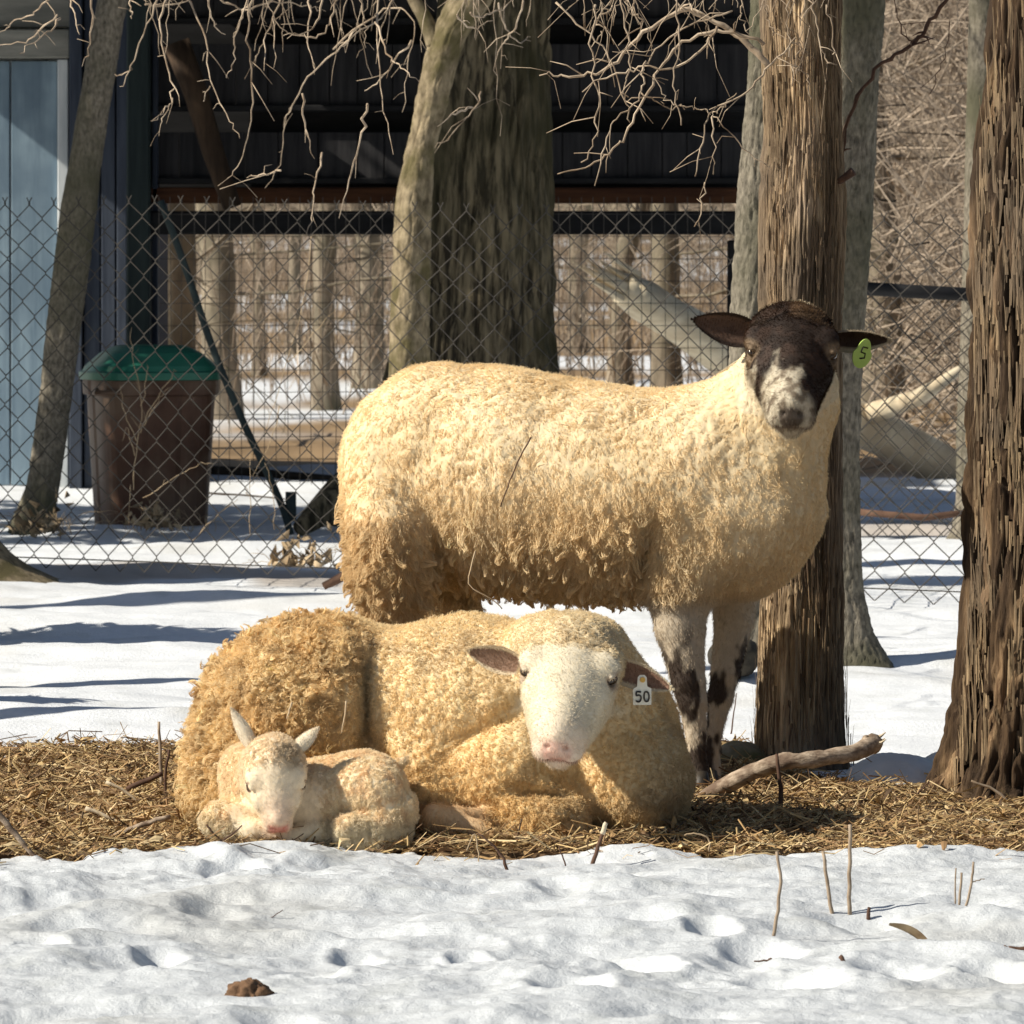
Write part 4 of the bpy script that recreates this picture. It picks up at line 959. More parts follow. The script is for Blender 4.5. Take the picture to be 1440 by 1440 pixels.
# ---------------------------------------------------------------- the standing ewe
def standing():
    rs = np.random.RandomState(1); D = 9.98
    def Q(px, py, dy=0.0): return P(px, py, D + dy)
    u = D / FP
    root = thing('sheep', 'standing cream-woolled ewe with a dark brown and white face, broadside behind the lying ewe', 'sheep', Q(800, 1110) * [1, 1, 0])
    f = Field(); yaw = rotm(0, 0, -23)
    # barrel, rump, shoulder, brisket
    f.ell(Q(705, 672, .06), (.275, .21, .206), yaw @ rotm(0, 2, 0), .05)
    f.ell(Q(606, 640, .10), (.142, .19, .165), yaw, .06)
    f.ell(Q(568, 695, .08), (.085, .17, .155), yaw @ rotm(0, -8, 0), .06)
    f.ell(Q(860, 690, .02), (.22, .205, .195), yaw @ rotm(0, 4, 0), .06)
    f.ell(Q(985, 690, -.02), (.16, .185, .198), yaw @ rotm(0, 14, 0), .07)
    f.ell(Q(1050, 735, -.07), (.125, .125, .15), rotm(0, 28, -20), .05)
    f.ell(Q(800, 752, .02), (.26, .16, .09), yaw, .05)                       # belly wool
    f.ell(Q(960, 790, -.10), (.075, .07, .10), rotm(0, 10, 0), .04)          # near elbow wool
    f.ell(Q(905, 800, -.22), (.012, .10, .07), rotm(0, 8, 0), .03, True)
    f.ell(Q(628, 838, -.10), (.035, .12, .05), rotm(0, 20, 0), .03, True)
    # neck
    f.cone(Q(1065, 690, -.04), Q(1108, 545, -.10), .125, .082, .06)
    f.cone(Q(1020, 640, .0), Q(1098, 550, -.06), .105, .082, .05)
    f.ell(Q(1092, 560, -.05), (.080, .075, .080), None, .04)
    # hind legs
    f.ell(Q(545, 770, -.06), (.07, .085, .13), rotm(0, -10, 0), .04)
    f.chain([Q(545, 800, -.06), Q(548, 900, -.06), Q(528, 985, -.04), Q(540, 1085, -.06)], [.06, .04, .027, .02], .03)
    f.chain([Q(610, 780, .20), Q(640, 860, .2), Q(622, 960, .22), Q(632, 1085, .2)], [.07, .042, .028, .02], .03)
    f.cone(Q(500, 620, .12), Q(503, 740, .10), .022, .016, .02)              # tail
    # forelegs
    f.chain([Q(955, 800, -.10), Q(956, 880, -.11), Q(968, 958, -.12), Q(974, 985, -.12), Q(979, 1035, -.12), Q(982, 1082, -.12), Q(983, 1100, -.13)], [.060, .046, .030, .027, .0175, .018, .021], .03)
    f.chain([Q(1032, 810, .08), Q(1032, 870, .07), Q(1020, 945, .05), Q(1013, 980, .05), Q(1004, 1030, .05), Q(1001, 1078, .05), Q(1001, 1098, .04)], [.055, .036, .026, .023, .0145, .015, .018], .03)
    fb = Field(); fb.ops = list(f.ops)
    # head
    H = Q(1113, 477, -.17); M = frame((-.04, -.89, -.45), (0.02, -.45, .89)); s = 1.22
    W = head_ops(f, H, M, s, cheek=.74)
    f.cone(Q(1100, 560, -.06), H + np.array([0, .05, -.01]), .095, .055, .03)
    V, F = f.surface(.0038)
    def hl(p): return (p - H) @ M / s
    def headmask(p):
        q = hl(p); return ss(-.075, -.055, q[:, 1]) * ss(-.108, -.092, q[:, 2]) * ss(.082, .070, np.abs(q[:, 0])) * ss(.27, .24, q[:, 1])
    def facem(p):      # 1 on the short-haired face
        q = hl(p); return headmask(p) * ss(-.05, -.03, q[:, 1] + .3 * q[:, 2]) * ss(-.075, -.05, q[:, 2] + .5 * (q[:, 1]) - .0)
    def legm(p):
        py = HZ + (CH - p[:, 2]) * FP / D
        fl = ss(822, 850, py) * ss(880, 905, 720 + p[:, 0] * FP / D)
        return np.maximum(fl, ss(880, 930, py))
    def wm(p): return 1 - np.maximum(facem(p), legm(p))
    def col(p):
        q = hl(p); fm = facem(p); n = fbm(p, 30, 3, 3); n2 = fbm(p, 6, 3, 9)
        x, y, z = q.T; x = -x
        c = mixc(CREAM, np.array([.84, .66, .40]), ss(-.3, .4, n2))
        px = 720 + p[:, 0] * FP / D; py = HZ + (CH - p[:, 2]) * FP / D
        # worn dirty wool low on the flank and thigh
        low = ss(760, 830, py + 25 * n2) * ss(.0, .5, .6 + n); c = mixc(c, np.array([.66, .50, .29]), low * .6)
        c = mixc(c, np.array([.70, .51, .28]), ss(620, 560, px) * ss(680, 760, py) * .7)
        c = mixc(c, np.array([.74, .64, .46]), ss(.09, .16, q[:, 2] * 0 + headmask(p)) * .7)
        # face: dark crown and eyes, pale lower muzzle and cheeks
        fc = mixc(np.array([.58, .51, .39]), np.array([.24, .19, .135]), ss(-.1, .45, fbm(p, 55, 3, 61) + .25 * ss(.03, .05, np.abs(x))))
        dk = ss(.012, -.006, y - .088 + .03 * n + .045 * ss(-.022, -.034, x) * ss(-.004, -.022, z)) * 1.0
        dk = np.maximum(dk, ss(.008, .018, x + .012 * n) * ss(.175, .155, y) * ss(-.075, -.05, z))        # far side: dark marking plus painted shade down to the lip
        dk = np.maximum(dk, ss(-.008, -.002, -np.abs(x + .040) + .007 + .006 * n) * ss(.125, .105, y))
        dk = np.maximum(dk, ss(.05, .03, y) )
        dk = dk * (1 - ss(-.055, -.065, z + .02 * n) * ss(.0, .03, y) * ss(.01, -.01, x))
        dk = np.maximum(dk, ss(.03, .02, np.abs(x - .003)) * ss(.122, .108, y + .02 * n) * ss(-.03, -.01, z))
        fc = mixc(fc, mixc(DARK, BROWN, ss(-.2, .5, n)), dk)
        tuft = ss(.030, .018, np.abs(x - .022)) * ss(.035, .02, np.abs(y + .012)) * ss(0, .02, z); fc = mixc(fc, np.array([.20, .12, .065]) * (1 + .5 * n[:, None]), tuft * .6)
        for qx in (-1, 1):
            de = np.linalg.norm(q - np.array([qx * .0585, .055, .004]), axis=1); fc = mixc(fc, np.array([.34, .24, .15]), ss(.026, .018, de) * .55)
        pad = ss(.022, .016, np.linalg.norm(q - np.array([0, .180, -.034]), axis=1)); fc = mixc(fc, np.array([.10, .075, .06]), pad * .9)
        mouth = ss(.006, .003, np.abs(z + .0555)) * ss(.145, .155, y); fc = mixc(fc, np.array([.16, .11, .08]), mouth * .7)
        c = mixc(c, fc, fm)
        # legs mottled
        lm = legm(p) * (1 - fm); lc = np.tile(np.array([.58, .49, .37]), (len(p), 1)); mo = ss(.0, .28, fbm(p * [1, 1, .55], 22, 3, 15) + .35 * np.exp(-((py - 965) / 34) ** 2) + .2 * ss(1030, 1080, py) - .05)
        lc = mixc(lc, np.array([.055, .038, .028]), mo * ss(850, 930, py)); c = mixc(c, lc, lm)
        return c
    V2 = smooth_lumps(V, f, .013, 8, 5, wm)
    V2 = smooth_lumps(V2, f, .0035, 30, 7, wm)
    V2 = cracks(V2, f, 52, .0030, 40, wm(V) * (.45 + .9 * ss(-.3, .4, perlin(V, 6, 44))), .33)
    V2 = smooth_lumps(V2, f, .0009, 160, 15, lambda p: 1 - wm(p))
    mesh('body', V2, F, M_skin, root, col=col(V))
    def length(p):
        py = HZ + (CH - p[:, 2]) * FP / D; px = 720 + p[:, 0] * FP / D
        L = .0125 + .013 * ss(640, 800, py) * ss(1060, 900, px); q = hl(p); near = ss(.25, .12, np.linalg.norm(q, axis=1)); return L * (1 - .45 * near)
    def dfn(p):
        px = 720 + p[:, 0] * FP / D; d = np.tile(np.array([0., 0, -1]), (len(p), 1)); d[:, 0] += .35 * np.sin(px / 45.0); return d
    pile('fleece', V2, F, f, root, 330000, wm, lambda p: length(p) * .62, col, rs, down=.85, out=.5, vf=110, va=.7, rad=.00045)
    def lockm(p):
        py = HZ + (CH - p[:, 2]) * FP / D; px = 720 + p[:, 0] * FP / D; n = perlin(p, 16, 71)
        low = ss(690, 790, py + 60 * n) * ss(1010, 900, px); return np.maximum(low * .8, .05) * wm(p) * (1 - headmask(p))
    fleece('locks', V2, F, f, root, 110000, lockm, lambda p: length(p) * 1.05, col, rs, down=1.25, curl=.12, downf=dfn, rad=.0006, dens=.05, clump=.8)
    crownm = lambda p: (lambda q: ss(.075, .055, np.abs(q[:, 0])) * ss(.035, .015, q[:, 1]) * ss(.01, .03, q[:, 2]) * ss(-.10, -.07, q[:, 1]))(hl(p))
    pile('crown_wool', V2, F, f, root, 160000, crownm, lambda p: np.full(len(p), .0065), lambda p: mixc(col(p), np.array([.10, .075, .055]), ss(.0, .4, fbm(p, 40, 2, 66)) * .5), rs, down=.1, out=.9, vf=60, va=.6, rad=.0005, wav=.25)
    fuzz('face_hair', V2, F, f, root, 260000, lambda p: facem(p) * (1 - .0 * p[:, 0]), col, rs, L=.006, rad=.00035, flow=M @ np.array([0, -.2, -.3]) + np.array([0, 0, -.3]))
    fuzz('leg_hair', V2, F, f, root, 160000, lambda p: legm(p) * (1 - facem(p)), col, rs, L=.006, rad=.0004)
    eyes(root, W, M, s)
    # crown tuft
    # ears
    V1, F1, C1 = ear_geo(Q(1062, 470, -.12), Q(974, 449, -.12), (0.15, .25, -1), .062, .30, .0035, BROWN * .5, np.array([.11, .065, .045]))
    e = mesh('ear', V1, F1, M_skin, root, col=C1); ear_fuzz(V1, C1, 5000, rs, root)
    V1, F1, C1 = ear_geo(Q(1172, 476, -.12), Q(1252, 478, -.13), (0, -.6, .8), .050, .45, .0035, np.array([.46, .38, .27]), BROWN)
    mesh('ear', V1, F1, M_skin, root, col=C1); ear_fuzz(V1, C1, 4000, rs, root)
    # green tag
    M_tag = nmat('green_tag', (.42, .60, .12), (.50, .68, .18), (20, 20, 20), .35, 0)
    mb = MB(); c = Q(1213, 497, -.165); n = 24; sh = [(.019 * math.cos(a) * (1 if math.sin(a) < .2 else .75), .028 * math.sin(a)) for a in np.arange(n) * 2 * np.pi / n]
    Mt = rotm(0, 14, 0) @ rotm(8, 0, 22); Vt = [c + Mt @ np.array([a, y, b]) for y in (-.0015, .0015) for a, b in sh]
    mb.add(Vt, [list(range(n))[::-1], [n + j for j in range(n)]] + [[j, (j + 1) % n, n + (j + 1) % n, n + j] for j in range(n)])
    tg = mb.build('ear_tag', M_tag, root); tg['label'] = 'round lime green plastic ear tag'
    Vp = []; mb = MB(); g = lambda a, b: c + Mt @ np.array([a, -.0026, b])
    for q in ([(-.004, .012), (.006, .012)], [(-.004, .012), (-.005, .002), (.004, .001), (.005, -.007), (-.004, -.010)]): mb.tube([g(*w_) for w_ in q], .0015, 5)
    mb.build('tag_number', M_eye, tg)
    for c_, nm in ((Q(977, 1108, -.14), 0), (Q(990, 1106, .03), 0), (Q(538, 1106, -.07), 0), (Q(630, 1106, .19), 0)):
        mb = MB(); 
        for sx in (-1, 1):
            mb.tube([c_ + [sx * .0115, 0, .028], c_ + [sx * .0125, -.008, .008], c_ + [sx * .012, -.018, -.008]], [.0125, .016, .013], 9)
        mb.build('hoof', M_hoof, root, smooth=True)
    # stray stalks caught in the wool
    return f
standing()
# ---------------------------------------------------------------- the lying ewe
def lying():
    rs = np.random.RandomState(2); D = 9.25
    def Q(px, py, dy=0.0): return P(px, py, D + dy)
    root = thing('sheep', 'lying cream-woolled ewe with a white face and a tag numbered 50, resting on straw', 'sheep', Q(620, 1170) * [1, 1, 0])
    f = Field()
    f.ell(Q(402, 1018, .02), (.155, .19, .172), rotm(0, 12, 0), .04)
    f.ell(Q(350, 1085, .02), (.110, .17, .115), None, .04)
    f.ell(Q(470, 1000, .05), (.15, .20, .165), None, .04)
    f.ell(Q(660, 1020, .06), (.27, .22, .188), None, .035)
    f.ell(Q(815, 1048, .04), (.150, .19, .168), rotm(0, -6, 0), .05)
    f.ell(Q(884, 1098, -.06), (.110, .13, .110), rotm(0, 10, 0), .05)
    f.ell(Q(600, 1100, -.10), (.11, .10, .085), rotm(0, 20, 0), .04)
    f.ell(Q(705, 1085, -.13), (.105, .09, .078), rotm(0, -18, 0), .03)
    f.ell(Q(760, 1138, -.17), (.085, .07, .05), rotm(0, 8, 0), .03)
    f.cone(Q(700, 1165, -.20), Q(800, 1172, -.20), .026, .030, .02)
    f.chain([Q(700, 1160, -.19), Q(640, 1152, -.24), Q(610, 1148, -.26)], [.026, .021, .020], .015)     # folded foreleg
    f.cone(Q(612, 1150, -.25), Q(690, 1172, -.27), .021, .016, .01)
    f.cone(Q(845, 1020, .02), Q(812, 940, -.10), .125, .092, .05)
    f.ell(Q(800, 905, -.07), (.10, .11, .048), rotm(0, 4, 0), .03)            # woolly poll
    f.ell(Q(512, 965, -.17), (.008, .09, .12), rotm(0, -3, 0), .035, True)    # fold in front of the haunch
    f.ell(Q(540, 1070, -.20), (.06, .07, .012), rotm(0, 35, 0), .03, True)
    f.ell(Q(690, 1020, -.20), (.09, .05, .010), rotm(0, -28, 0), .03, True)
    f.ell(Q(770, 1120, -.24), (.07, .05, .010), rotm(0, 10, 0), .02, True)
    H = Q(806, 924, -.22); M = frame((-.13, -.87, -.48), (.025, -.47, .87)); s = 1.21
    W = head_ops(f, H, M, s, cheek=.86)
    V, F = f.surface(.0038)
    def hl(p): return (p - H) @ M / s
    def facem(p):
        q = hl(p); n = perlin(p, 45, 5) * .008
        return ss(.030, .044, q[:, 1] + n + .55 * np.clip(.02 - q[:, 2], 0, 1) * (np.abs(q[:, 0]) < .09)) * ss(-.112, -.095, q[:, 2] + n) * ss(.092, .080, np.abs(q[:, 0]) + n) * ss(.26, .23, q[:, 1])
    def legm(p):
        px = 720 + p[:, 0] * FP / p[:, 1]; py = HZ + (CH - p[:, 2]) * FP / p[:, 1]
        return ss(700, 670, px) * ss(575, 590, px) * ss(D - .17, D - .20, p[:, 1]) * ss(1122, 1135, py)
    def wm(p): return (1 - facem(p)) * (1 - legm(p)) * (p[:, 2] > .004)
    def col(p):
        q = hl(p); x, y, z = q.T; fm = facem(p); n = fbm(p, 28, 3, 3); n2 = fbm(p, 5, 3, 19)
        px = 720 + p[:, 0] * FP / D; py = HZ + (CH - p[:, 2]) * FP / D
        c = mixc(np.array([.89, .70, .41]), np.array([.86, .64, .34]), ss(-.3, .4, n2))
        c = mixc(c, np.array([.90, .74, .47]), ss(1000, 880, py) * ss(480, 560, px) * .7)
        c = mixc(c, np.array([.86, .62, .30]), ss(1000, 1080, py) * ss(540, 600, px) * ss(830, 760, px) * .7)
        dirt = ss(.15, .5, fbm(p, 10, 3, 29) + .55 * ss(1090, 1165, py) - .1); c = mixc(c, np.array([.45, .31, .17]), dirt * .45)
        c = mixc(c, np.array([.20, .13, .07]), np.exp(-((px - 512) / 13) ** 2) * ss(890, 940, py) * ss(1080, 1040, py) * .4)  # crease shade painted as a dark stripe along the haunch fold
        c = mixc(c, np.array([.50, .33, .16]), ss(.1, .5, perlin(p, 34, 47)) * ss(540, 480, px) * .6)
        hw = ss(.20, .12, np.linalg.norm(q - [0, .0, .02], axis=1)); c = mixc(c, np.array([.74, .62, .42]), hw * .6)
        c = mixc(c, np.array([.66, .45, .27]), legm(p) * .8); c = mixc(c, np.array([.22, .14, .085]), ss(840, 930, px) * ss(980, 1080, py) * .45)  # second mix paints shade onto the right side of the chest
        fc = np.tile(np.array([.80, .71, .54]), (len(p), 1))
        fc = mixc(fc, np.array([.84, .66, .52]), ss(.06, .02, np.linalg.norm(q - np.array([0, .165, -.04]), axis=1)) * .8)
        fc = mixc(fc, PINK, ss(.026, .016, np.linalg.norm(q - np.array([0, .180, -.036]), axis=1)) * (.55 + .3 * np.clip(n, -1, 1)))
        for qx in (-1, 1):
            de = np.linalg.norm(q - np.array([qx * .0585, .055, .004]), axis=1); fc = mixc(fc, np.array([.45, .32, .22]), ss(.019, .0145, de) * .8)
        mouth = ss(.005, .002, np.abs(z + .0560)) * ss(.145, .155, y); fc = mixc(fc, np.array([.30, .15, .11]), mouth * .8)
        return mixc(c, fc, fm)
    V2 = smooth_lumps(V, f, .012, 9, 15, wm)
    V2 = smooth_lumps(V2, f, .004, 34, 17, wm)
    def hau(p):
        px = 720 + p[:, 0] * FP / D; return ss(520, 480, px)
    V2 = cracks(V2, f, 60, .0030, 50, wm(V), .8); V2 = cracks(V2, f, 27, .009, 60, wm(V) * hau(V), .9, .6)
    V2 = smooth_lumps(V2, f, .0008, 160, 25, lambda p: 1 - wm(p))
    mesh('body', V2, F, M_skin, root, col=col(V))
    def length(p):
        q = hl(p); nearh = ss(.24, .12, np.linalg.norm(q, axis=1)); px = 720 + p[:, 0] * FP / D; py = HZ + (CH - p[:, 2]) * FP / D
        return (.013 + .008 * ss(560, 440, px) + .008 * ss(1050, 1150, py) * ss(420, 300, px)) * (1 - .3 * nearh)
    pile('fleece', V2, F, f, root, 330000, wm, lambda p: length(p) * .62, col, rs, down=.4, out=.6, vf=120, va=.9, rad=.00045, wav=.2)
    def lockm(p):
        px = 720 + p[:, 0] * FP / D; py = HZ + (CH - p[:, 2]) * FP / D; n = perlin(p, 14, 71)
        return np.maximum(np.maximum(hau(p) * ss(-.45, .1, n), ss(1020, 1110, py + 50 * n) * ss(860, 780, px)), .10) * wm(p)
    fleece('locks', V2, F, f, root, 130000, lockm, lambda p: length(p) * (.62 + .45 * hau(p)), col, rs, down=.6, curl=.24, rad=.0005, dens=.11, cvar=.10, clump=.62)
    fuzz('face_hair', V2, F, f, root, 260000, facem, col, rs, L=.005, rad=.0003, flow=M @ np.array([0, .1, -.2]))
    fuzz('leg_hair', V2, F, f, root, 160000, legm, col, rs, L=.009, rad=.0004)
    eyes(root, W, M, s)
    c1 = np.array([.72, .60, .42])
    V1, F1, C1 = ear_geo(Q(730, 936, -.19), Q(658, 915, -.17), (0.1, -.1, -1), .045, .40, .004, c1, np.array([.30, .19, .13]))
    mesh('ear', V1, F1, M_skin, root, col=C1); ear_fuzz(V1, C1, 6000, rs, root)
    V1, F1, C1 = ear_geo(Q(862, 940, -.20), Q(946, 958, -.24), (-.35, .1, 1), .046, .45, .004, np.array([.80, .70, .52]), np.array([.34, .21, .15]), droop=.12)
    mesh('ear', V1, F1, M_skin, root, col=C1); ear_fuzz(V1, C1, 6000, rs, root)
    M_tagw = nmat('white_tag', (.78, .72, .58), (.84, .80, .68), (20, 20, 20), .35, 0)
    M_tagy = nmat('amber_button', (.62, .34, .06), (.70, .42, .10), (20, 20, 20), .35, 0)
    o = Q(903, 966, -.265); Mt = rotm(0, 0, 10)
    mb = MB(); g = lambda a, y, b: o + Mt @ np.array([a, y, b])
    out = [(-.0155, -.030), (.0155, -.030), (.0155, -.003), (.0085, .001), (.0075, .016), (.004, .020), (-.004, .020), (-.0075, .016), (-.0085, .001), (-.0155, -.003)]
    n = len(out); mb.add([g(a, y, b) for y in (-.0012, .0012) for a, b in out], [list(range(n))[::-1], [n + j for j in range(n)]] + [[j, (j + 1) % n, n + (j + 1) % n, n + j] for j in range(n)])
    tg = mb.build('ear_tag', M_tagw, root); tg['label'] = 'white plastic ear tag reading 50'
    mb = MB(); mb.tube([g(0, -.005, .012), g(0, -.001, .012)], .0045, 12); mb.build('button', M_tagy, tg)
    for st in ([(-.0025, -.008), (-.010, -.008), (-.0105, -.0145), (-.006, -.0135), (-.003, -.016), (-.003, -.021), (-.006, -.0245), (-.011, -.023)], [(.0030, -.0125), (.0045, -.0085), (.0080, -.0085), (.0105, -.0125), (.0110, -.018), (.0090, -.0235), (.0050, -.0235), (.0030, -.019), (.0030, -.0125)]):
        mb = MB(); mb.tube([g(a, -.0028, b) for a, b in cr(st, 3)], .0016, 5); mb.build('digit', M_eye, tg)
lying()
# ---------------------------------------------------------------- the lamb
def lamb():
    rs = np.random.RandomState(3); D = 9.0
    def Q(px, py, dy=0.0): return P(px, py, D + dy)
    root = thing('lamb', 'small white newborn lamb asleep, curled on straw against the lying ewe', 'lamb', Q(440, 1188) * [1, 1, 0])
    f = Field()
    f.ell(Q(512, 1115, -.01), (.073, .085, .070), rotm(0, 8, 0), .03)
    f.ell(Q(455, 1120, .01), (.078, .080, .064), None, .03)
    f.ell(Q(400, 1130, .02), (.070, .080, .058), None, .03)
    f.ell(Q(348, 1092, .05), (.040, .05, .052), rotm(0, -10, 0), .03)
    f.ell(Q(350, 1135, .02), (.045, .06, .038), None, .03)
    f.ell(Q(533, 1115, -.05), (.045, .05, .056), rotm(0, -8, 0), .012)
    f.chain([Q(395, 1158, -.03), Q(330, 1152, -.045), Q(308, 1148, -.045)], [.022, .024, .022], .015)
    f.chain([Q(306, 1152, -.045), Q(355, 1168, -.07), Q(395, 1172, -.075)], [.024, .019, .018], .012)
    f.chain([Q(440, 1150, -.02), Q(450, 1168, -.05), Q(398, 1178, -.07)], [.034, .024, .014], .012)
    f.chain([Q(560, 1135, -.06), Q(530, 1156, -.085), Q(488, 1160, -.10)], [.032, .022, .017], .008)
    f.chain([Q(486, 1174, -.09), Q(530, 1177, -.09), Q(560, 1170, -.07)], [.016, .016, .018], .008)
    f.cone(Q(548, 1094, .04), Q(556, 1080, .02), .011, .008, .01)
    f.cone(Q(556, 1080, .02), Q(570, 1068, .02), .008, .005, .004)
    H = Q(386, 1078, -.085); M = frame((.10, -.52, -.84), (.10, -.84, .52)); s = .70
    W = head_ops(f, H, M, s, True)
    f.cone(Q(352, 1090, .04), H, .045, .038, .03)
    V, F = f.surface(.003)
    def hl(p): return (p - H) @ M / s
    def facem(p):
        q = hl(p); return ss(.0, .03, q[:, 1]) * ss(-.12, -.10, q[:, 2]) * ss(.12, .10, np.abs(q[:, 0])) * ss(.22, .20, q[:, 1])
    def wm(p): return (1 - facem(p)) * (p[:, 2] > .002)
    def col(p):
        q = hl(p); x, y, z = q.T; x = -x; fm = facem(p); n = fbm(p, 40, 3, 3); px = 720 + p[:, 0] * FP / D; py = HZ + (CH - p[:, 2]) * FP / D
        c = mixc(np.array([.92, .78, .55]), np.array([.88, .68, .44]), ss(-.2, .5, n)); c = mixc(c, np.array([.92, .82, .62]), ss(1135, 1160, py))
        hd = ss(.16, .11, np.linalg.norm(q - [0, .05, 0], axis=1)); c = mixc(c, np.array([.92, .77, .56]), hd)
        smg = ss(.05, .02, np.linalg.norm(q - np.array([-.030, .000, .055]), axis=1) + .012 * n); c = mixc(c, np.array([.36, .27, .17]), smg * .6)
        c = mixc(c, np.array([.82, .58, .45]), ss(.05, .02, np.abs(x - .0)) * ss(.06, .13, y) * .5 * hd)
        c = mixc(c, np.array([.78, .33, .27]), ss(.030, .018, np.linalg.norm(q - np.array([0, .142, -.036]), axis=1)) * .85)
        for qx in (-1, 1):
            ln = ss(.0045, .002, np.abs(y - .056 - 6 * (np.abs(x) - .052) ** 2 + .3 * (z - .0))) * ss(.020, .016, np.abs(z - .006)) * (np.abs(x) > .035) * hd
            c = mixc(c, np.array([.30, .19, .13]), ln * .8)
        return c
    V2 = smooth_lumps(V, f, .0035, 60, 33, wm); V2 = smooth_lumps(V2, f, .0015, 150, 35)
    mesh('body', V2, F, M_skin, root, col=col(V))
    pile('fleece', V2, F, f, root, 260000, wm, lambda p: np.full(len(p), .0055) + .005 * (HZ + (CH - p[:, 2]) * FP / D > 1140), col, rs, down=.4, out=.6, vf=150, va=1.0, rad=.00035, wav=.2, cvar=.05)
    fuzz('face_hair', V2, F, f, root, 90000, facem, col, rs, L=.0035, rad=.00025, flow=M @ np.array([0, -.6, 0]))
    for q in (-1, 1):
        pts = np.array([W(q * .072, .050 + .015 * t_, .004 - .005 * (1 - t_ * t_)) for t_ in np.linspace(-1, 1, 9)])
        for _ in range(8): pts = pts - f.grad(pts) * f(pts)[:, None]
        pts = pts + f.grad(pts) * .0016
        mb = MB(); mb.tube(pts, [.0005, .0009, .0012, .0014, .0015, .0014, .0012, .0009, .0005], 6)
        for k in range(1, 8, 1): mb.tube([pts[k], pts[k] + f.grad(pts[k:k + 1])[0] * .002 + [0, 0, -.0025]], [.0004, .0002], 4)
        mb.build('eyelid', M_twig_dark if 'M_twig_dark' in globals() else M_hoof, root, smooth=True)
    pk = np.array([.86, .56, .44]); cw = np.array([.82, .72, .56])
    for b, t_, up, w_ in ((Q(355, 1052, -.07), Q(325, 996, -.06), (1, -.2, -.3), .025), (Q(412, 1056, -.08), Q(448, 1023, -.07), (-.5, -.4, -1), .027)):
        V1, F1, C1 = ear_geo(b, t_, up, w_, .35, .0022, cw, pk); mesh('ear', V1, F1, M_skin, root, col=C1); ear_fuzz(V1, C1, 3000, rs, root, .003)
lamb()
# ================================================================== small things on the snow and straw
# curved fallen branch with a torn end
M_branch = nmat('branch_bark', (.20, .14, .095), (.60, .48, .36), (40, 90, 90), .85, .9, (90, 200, 200), dist=.003, c3=(.17, .115, .08), s3=22)
t = thing('fallen_branch', 'thick curved pinkish-brown branch with a torn end leaning on straw before the cedar', 'branch', P(985, 1130, 9.7) * [1, 1, 0])
c = cr([(978, 1136), (1010, 1112), (1060, 1085), (1110, 1070), (1160, 1066), (1205, 1056), (1228, 1046)], 6); n = len(c)
pts = np.array([P(a, b, 9.70 - .10 * math.sin(i / n * 3.1)) for i, (a, b) in enumerate(c)])
V, F = tube(pts, np.interp(np.linspace(0, 1, n), [0, .05, .3, .8, 1], [.013, .018, .0155, .014, .018]), 16)
V = V + (perlin(V, 28, 3) * .005 + perlin(V, 90, 4) * .003)[:, None]
mesh('stem', V, F, M_branch, t)
mb = MB(); e = pts[-1]; rs = np.random.RandomState(3)
for k in range(16):
    a = rs.uniform(0, 6.28); o = np.array([0, math.cos(a), math.sin(a)]) * rs.uniform(.002, .018); L = rs.uniform(.004, .024); mb.tube([e + o + [-.01, 0, 0], e + o * 1.1 + [L * .6, 0, L * .2], e + o * 1.15 + [L, 0, L * .5]], [.004, .003, .0008], 5)
mb.build('torn_end', M_pale, t)
mb = MB(); mb.tube([P(1212, 1052, 9.68), P(1218, 1040, 9.67), P(1217, 1034, 9.67)], [.010, .008, .004], 7); mb.build('stub', M_branch, t, smooth=True)
# boulder, dark blob for a shaded tree base, snow mounds
M_stone = nmat('mossy_stone', (.16, .14, .09), (.40, .36, .27), (14, 14, 14), .9, .6, (60, 60, 60), dist=.006, c3=(.12, .12, .05), s3=9)
def blob(name, c, r, mat, seed, amp=.1, n=40):
    th = np.linspace(0, np.pi, n); ph = np.arange(n * 2) * np.pi / n; T, Ph = np.meshgrid(th, ph, indexing='ij'); d_ = np.stack([np.sin(T) * np.cos(Ph), np.sin(T) * np.sin(Ph), np.cos(T)], -1).reshape(-1, 3)
    V = c + d_ * np.array(r) * (1 + amp * fbm(d_, 1.6, 4, seed))[:, None]; F = []
    i, j = np.meshgrid(np.arange(n - 1), np.arange(n * 2), indexing='ij'); i = i.ravel(); j = j.ravel(); m = n * 2; j2 = (j + 1) % m
    return mesh(name, V, np.stack([i * m + j, i * m + m + j, i * m + m + j2, i * m + j2], 1), mat, None, np.array(c) * [1, 1, 0])
o = blob('boulder', P(1040, 1098, 10.42), (.085, .07, .075), M_stone, 5); tag(o, 'low mossy tan stone between the standing ewe legs and the cedar', 'stone')
o = blob('boulder', P(1032, 922, 12.7), (.062, .10, .05), nmat('shaded_base_dark', (.02, .017, .013), (.05, .042, .03), (14, 14, 14), .9, .6), 6); tag(o, 'black blob standing for the shaded tree base behind the standing ewe forelegs', 'stone')  # dark blob painted in for the grey tree's shaded base
M_snow2 = nmat('packed_snow', (.66, .68, .68), (.78, .80, .81), (9, 9, 9), .6, .35, (160, 160, 160), dist=.003)
o = blob('snow_mound', P(1262, 1108, 10.05), (.105, .12, .065), M_snow2, 7, .08); tag(o, 'rounded grey-white snow mound between the cedar and the rough edge trunk', 'snow pile')
o = blob('snow_mound', P(1330, 1105, 10.3), (.07, .12, .065), M_snow2, 8, .08); tag(o, 'smaller snow mound tucked against the foot of the rough edge trunk', 'snow pile')
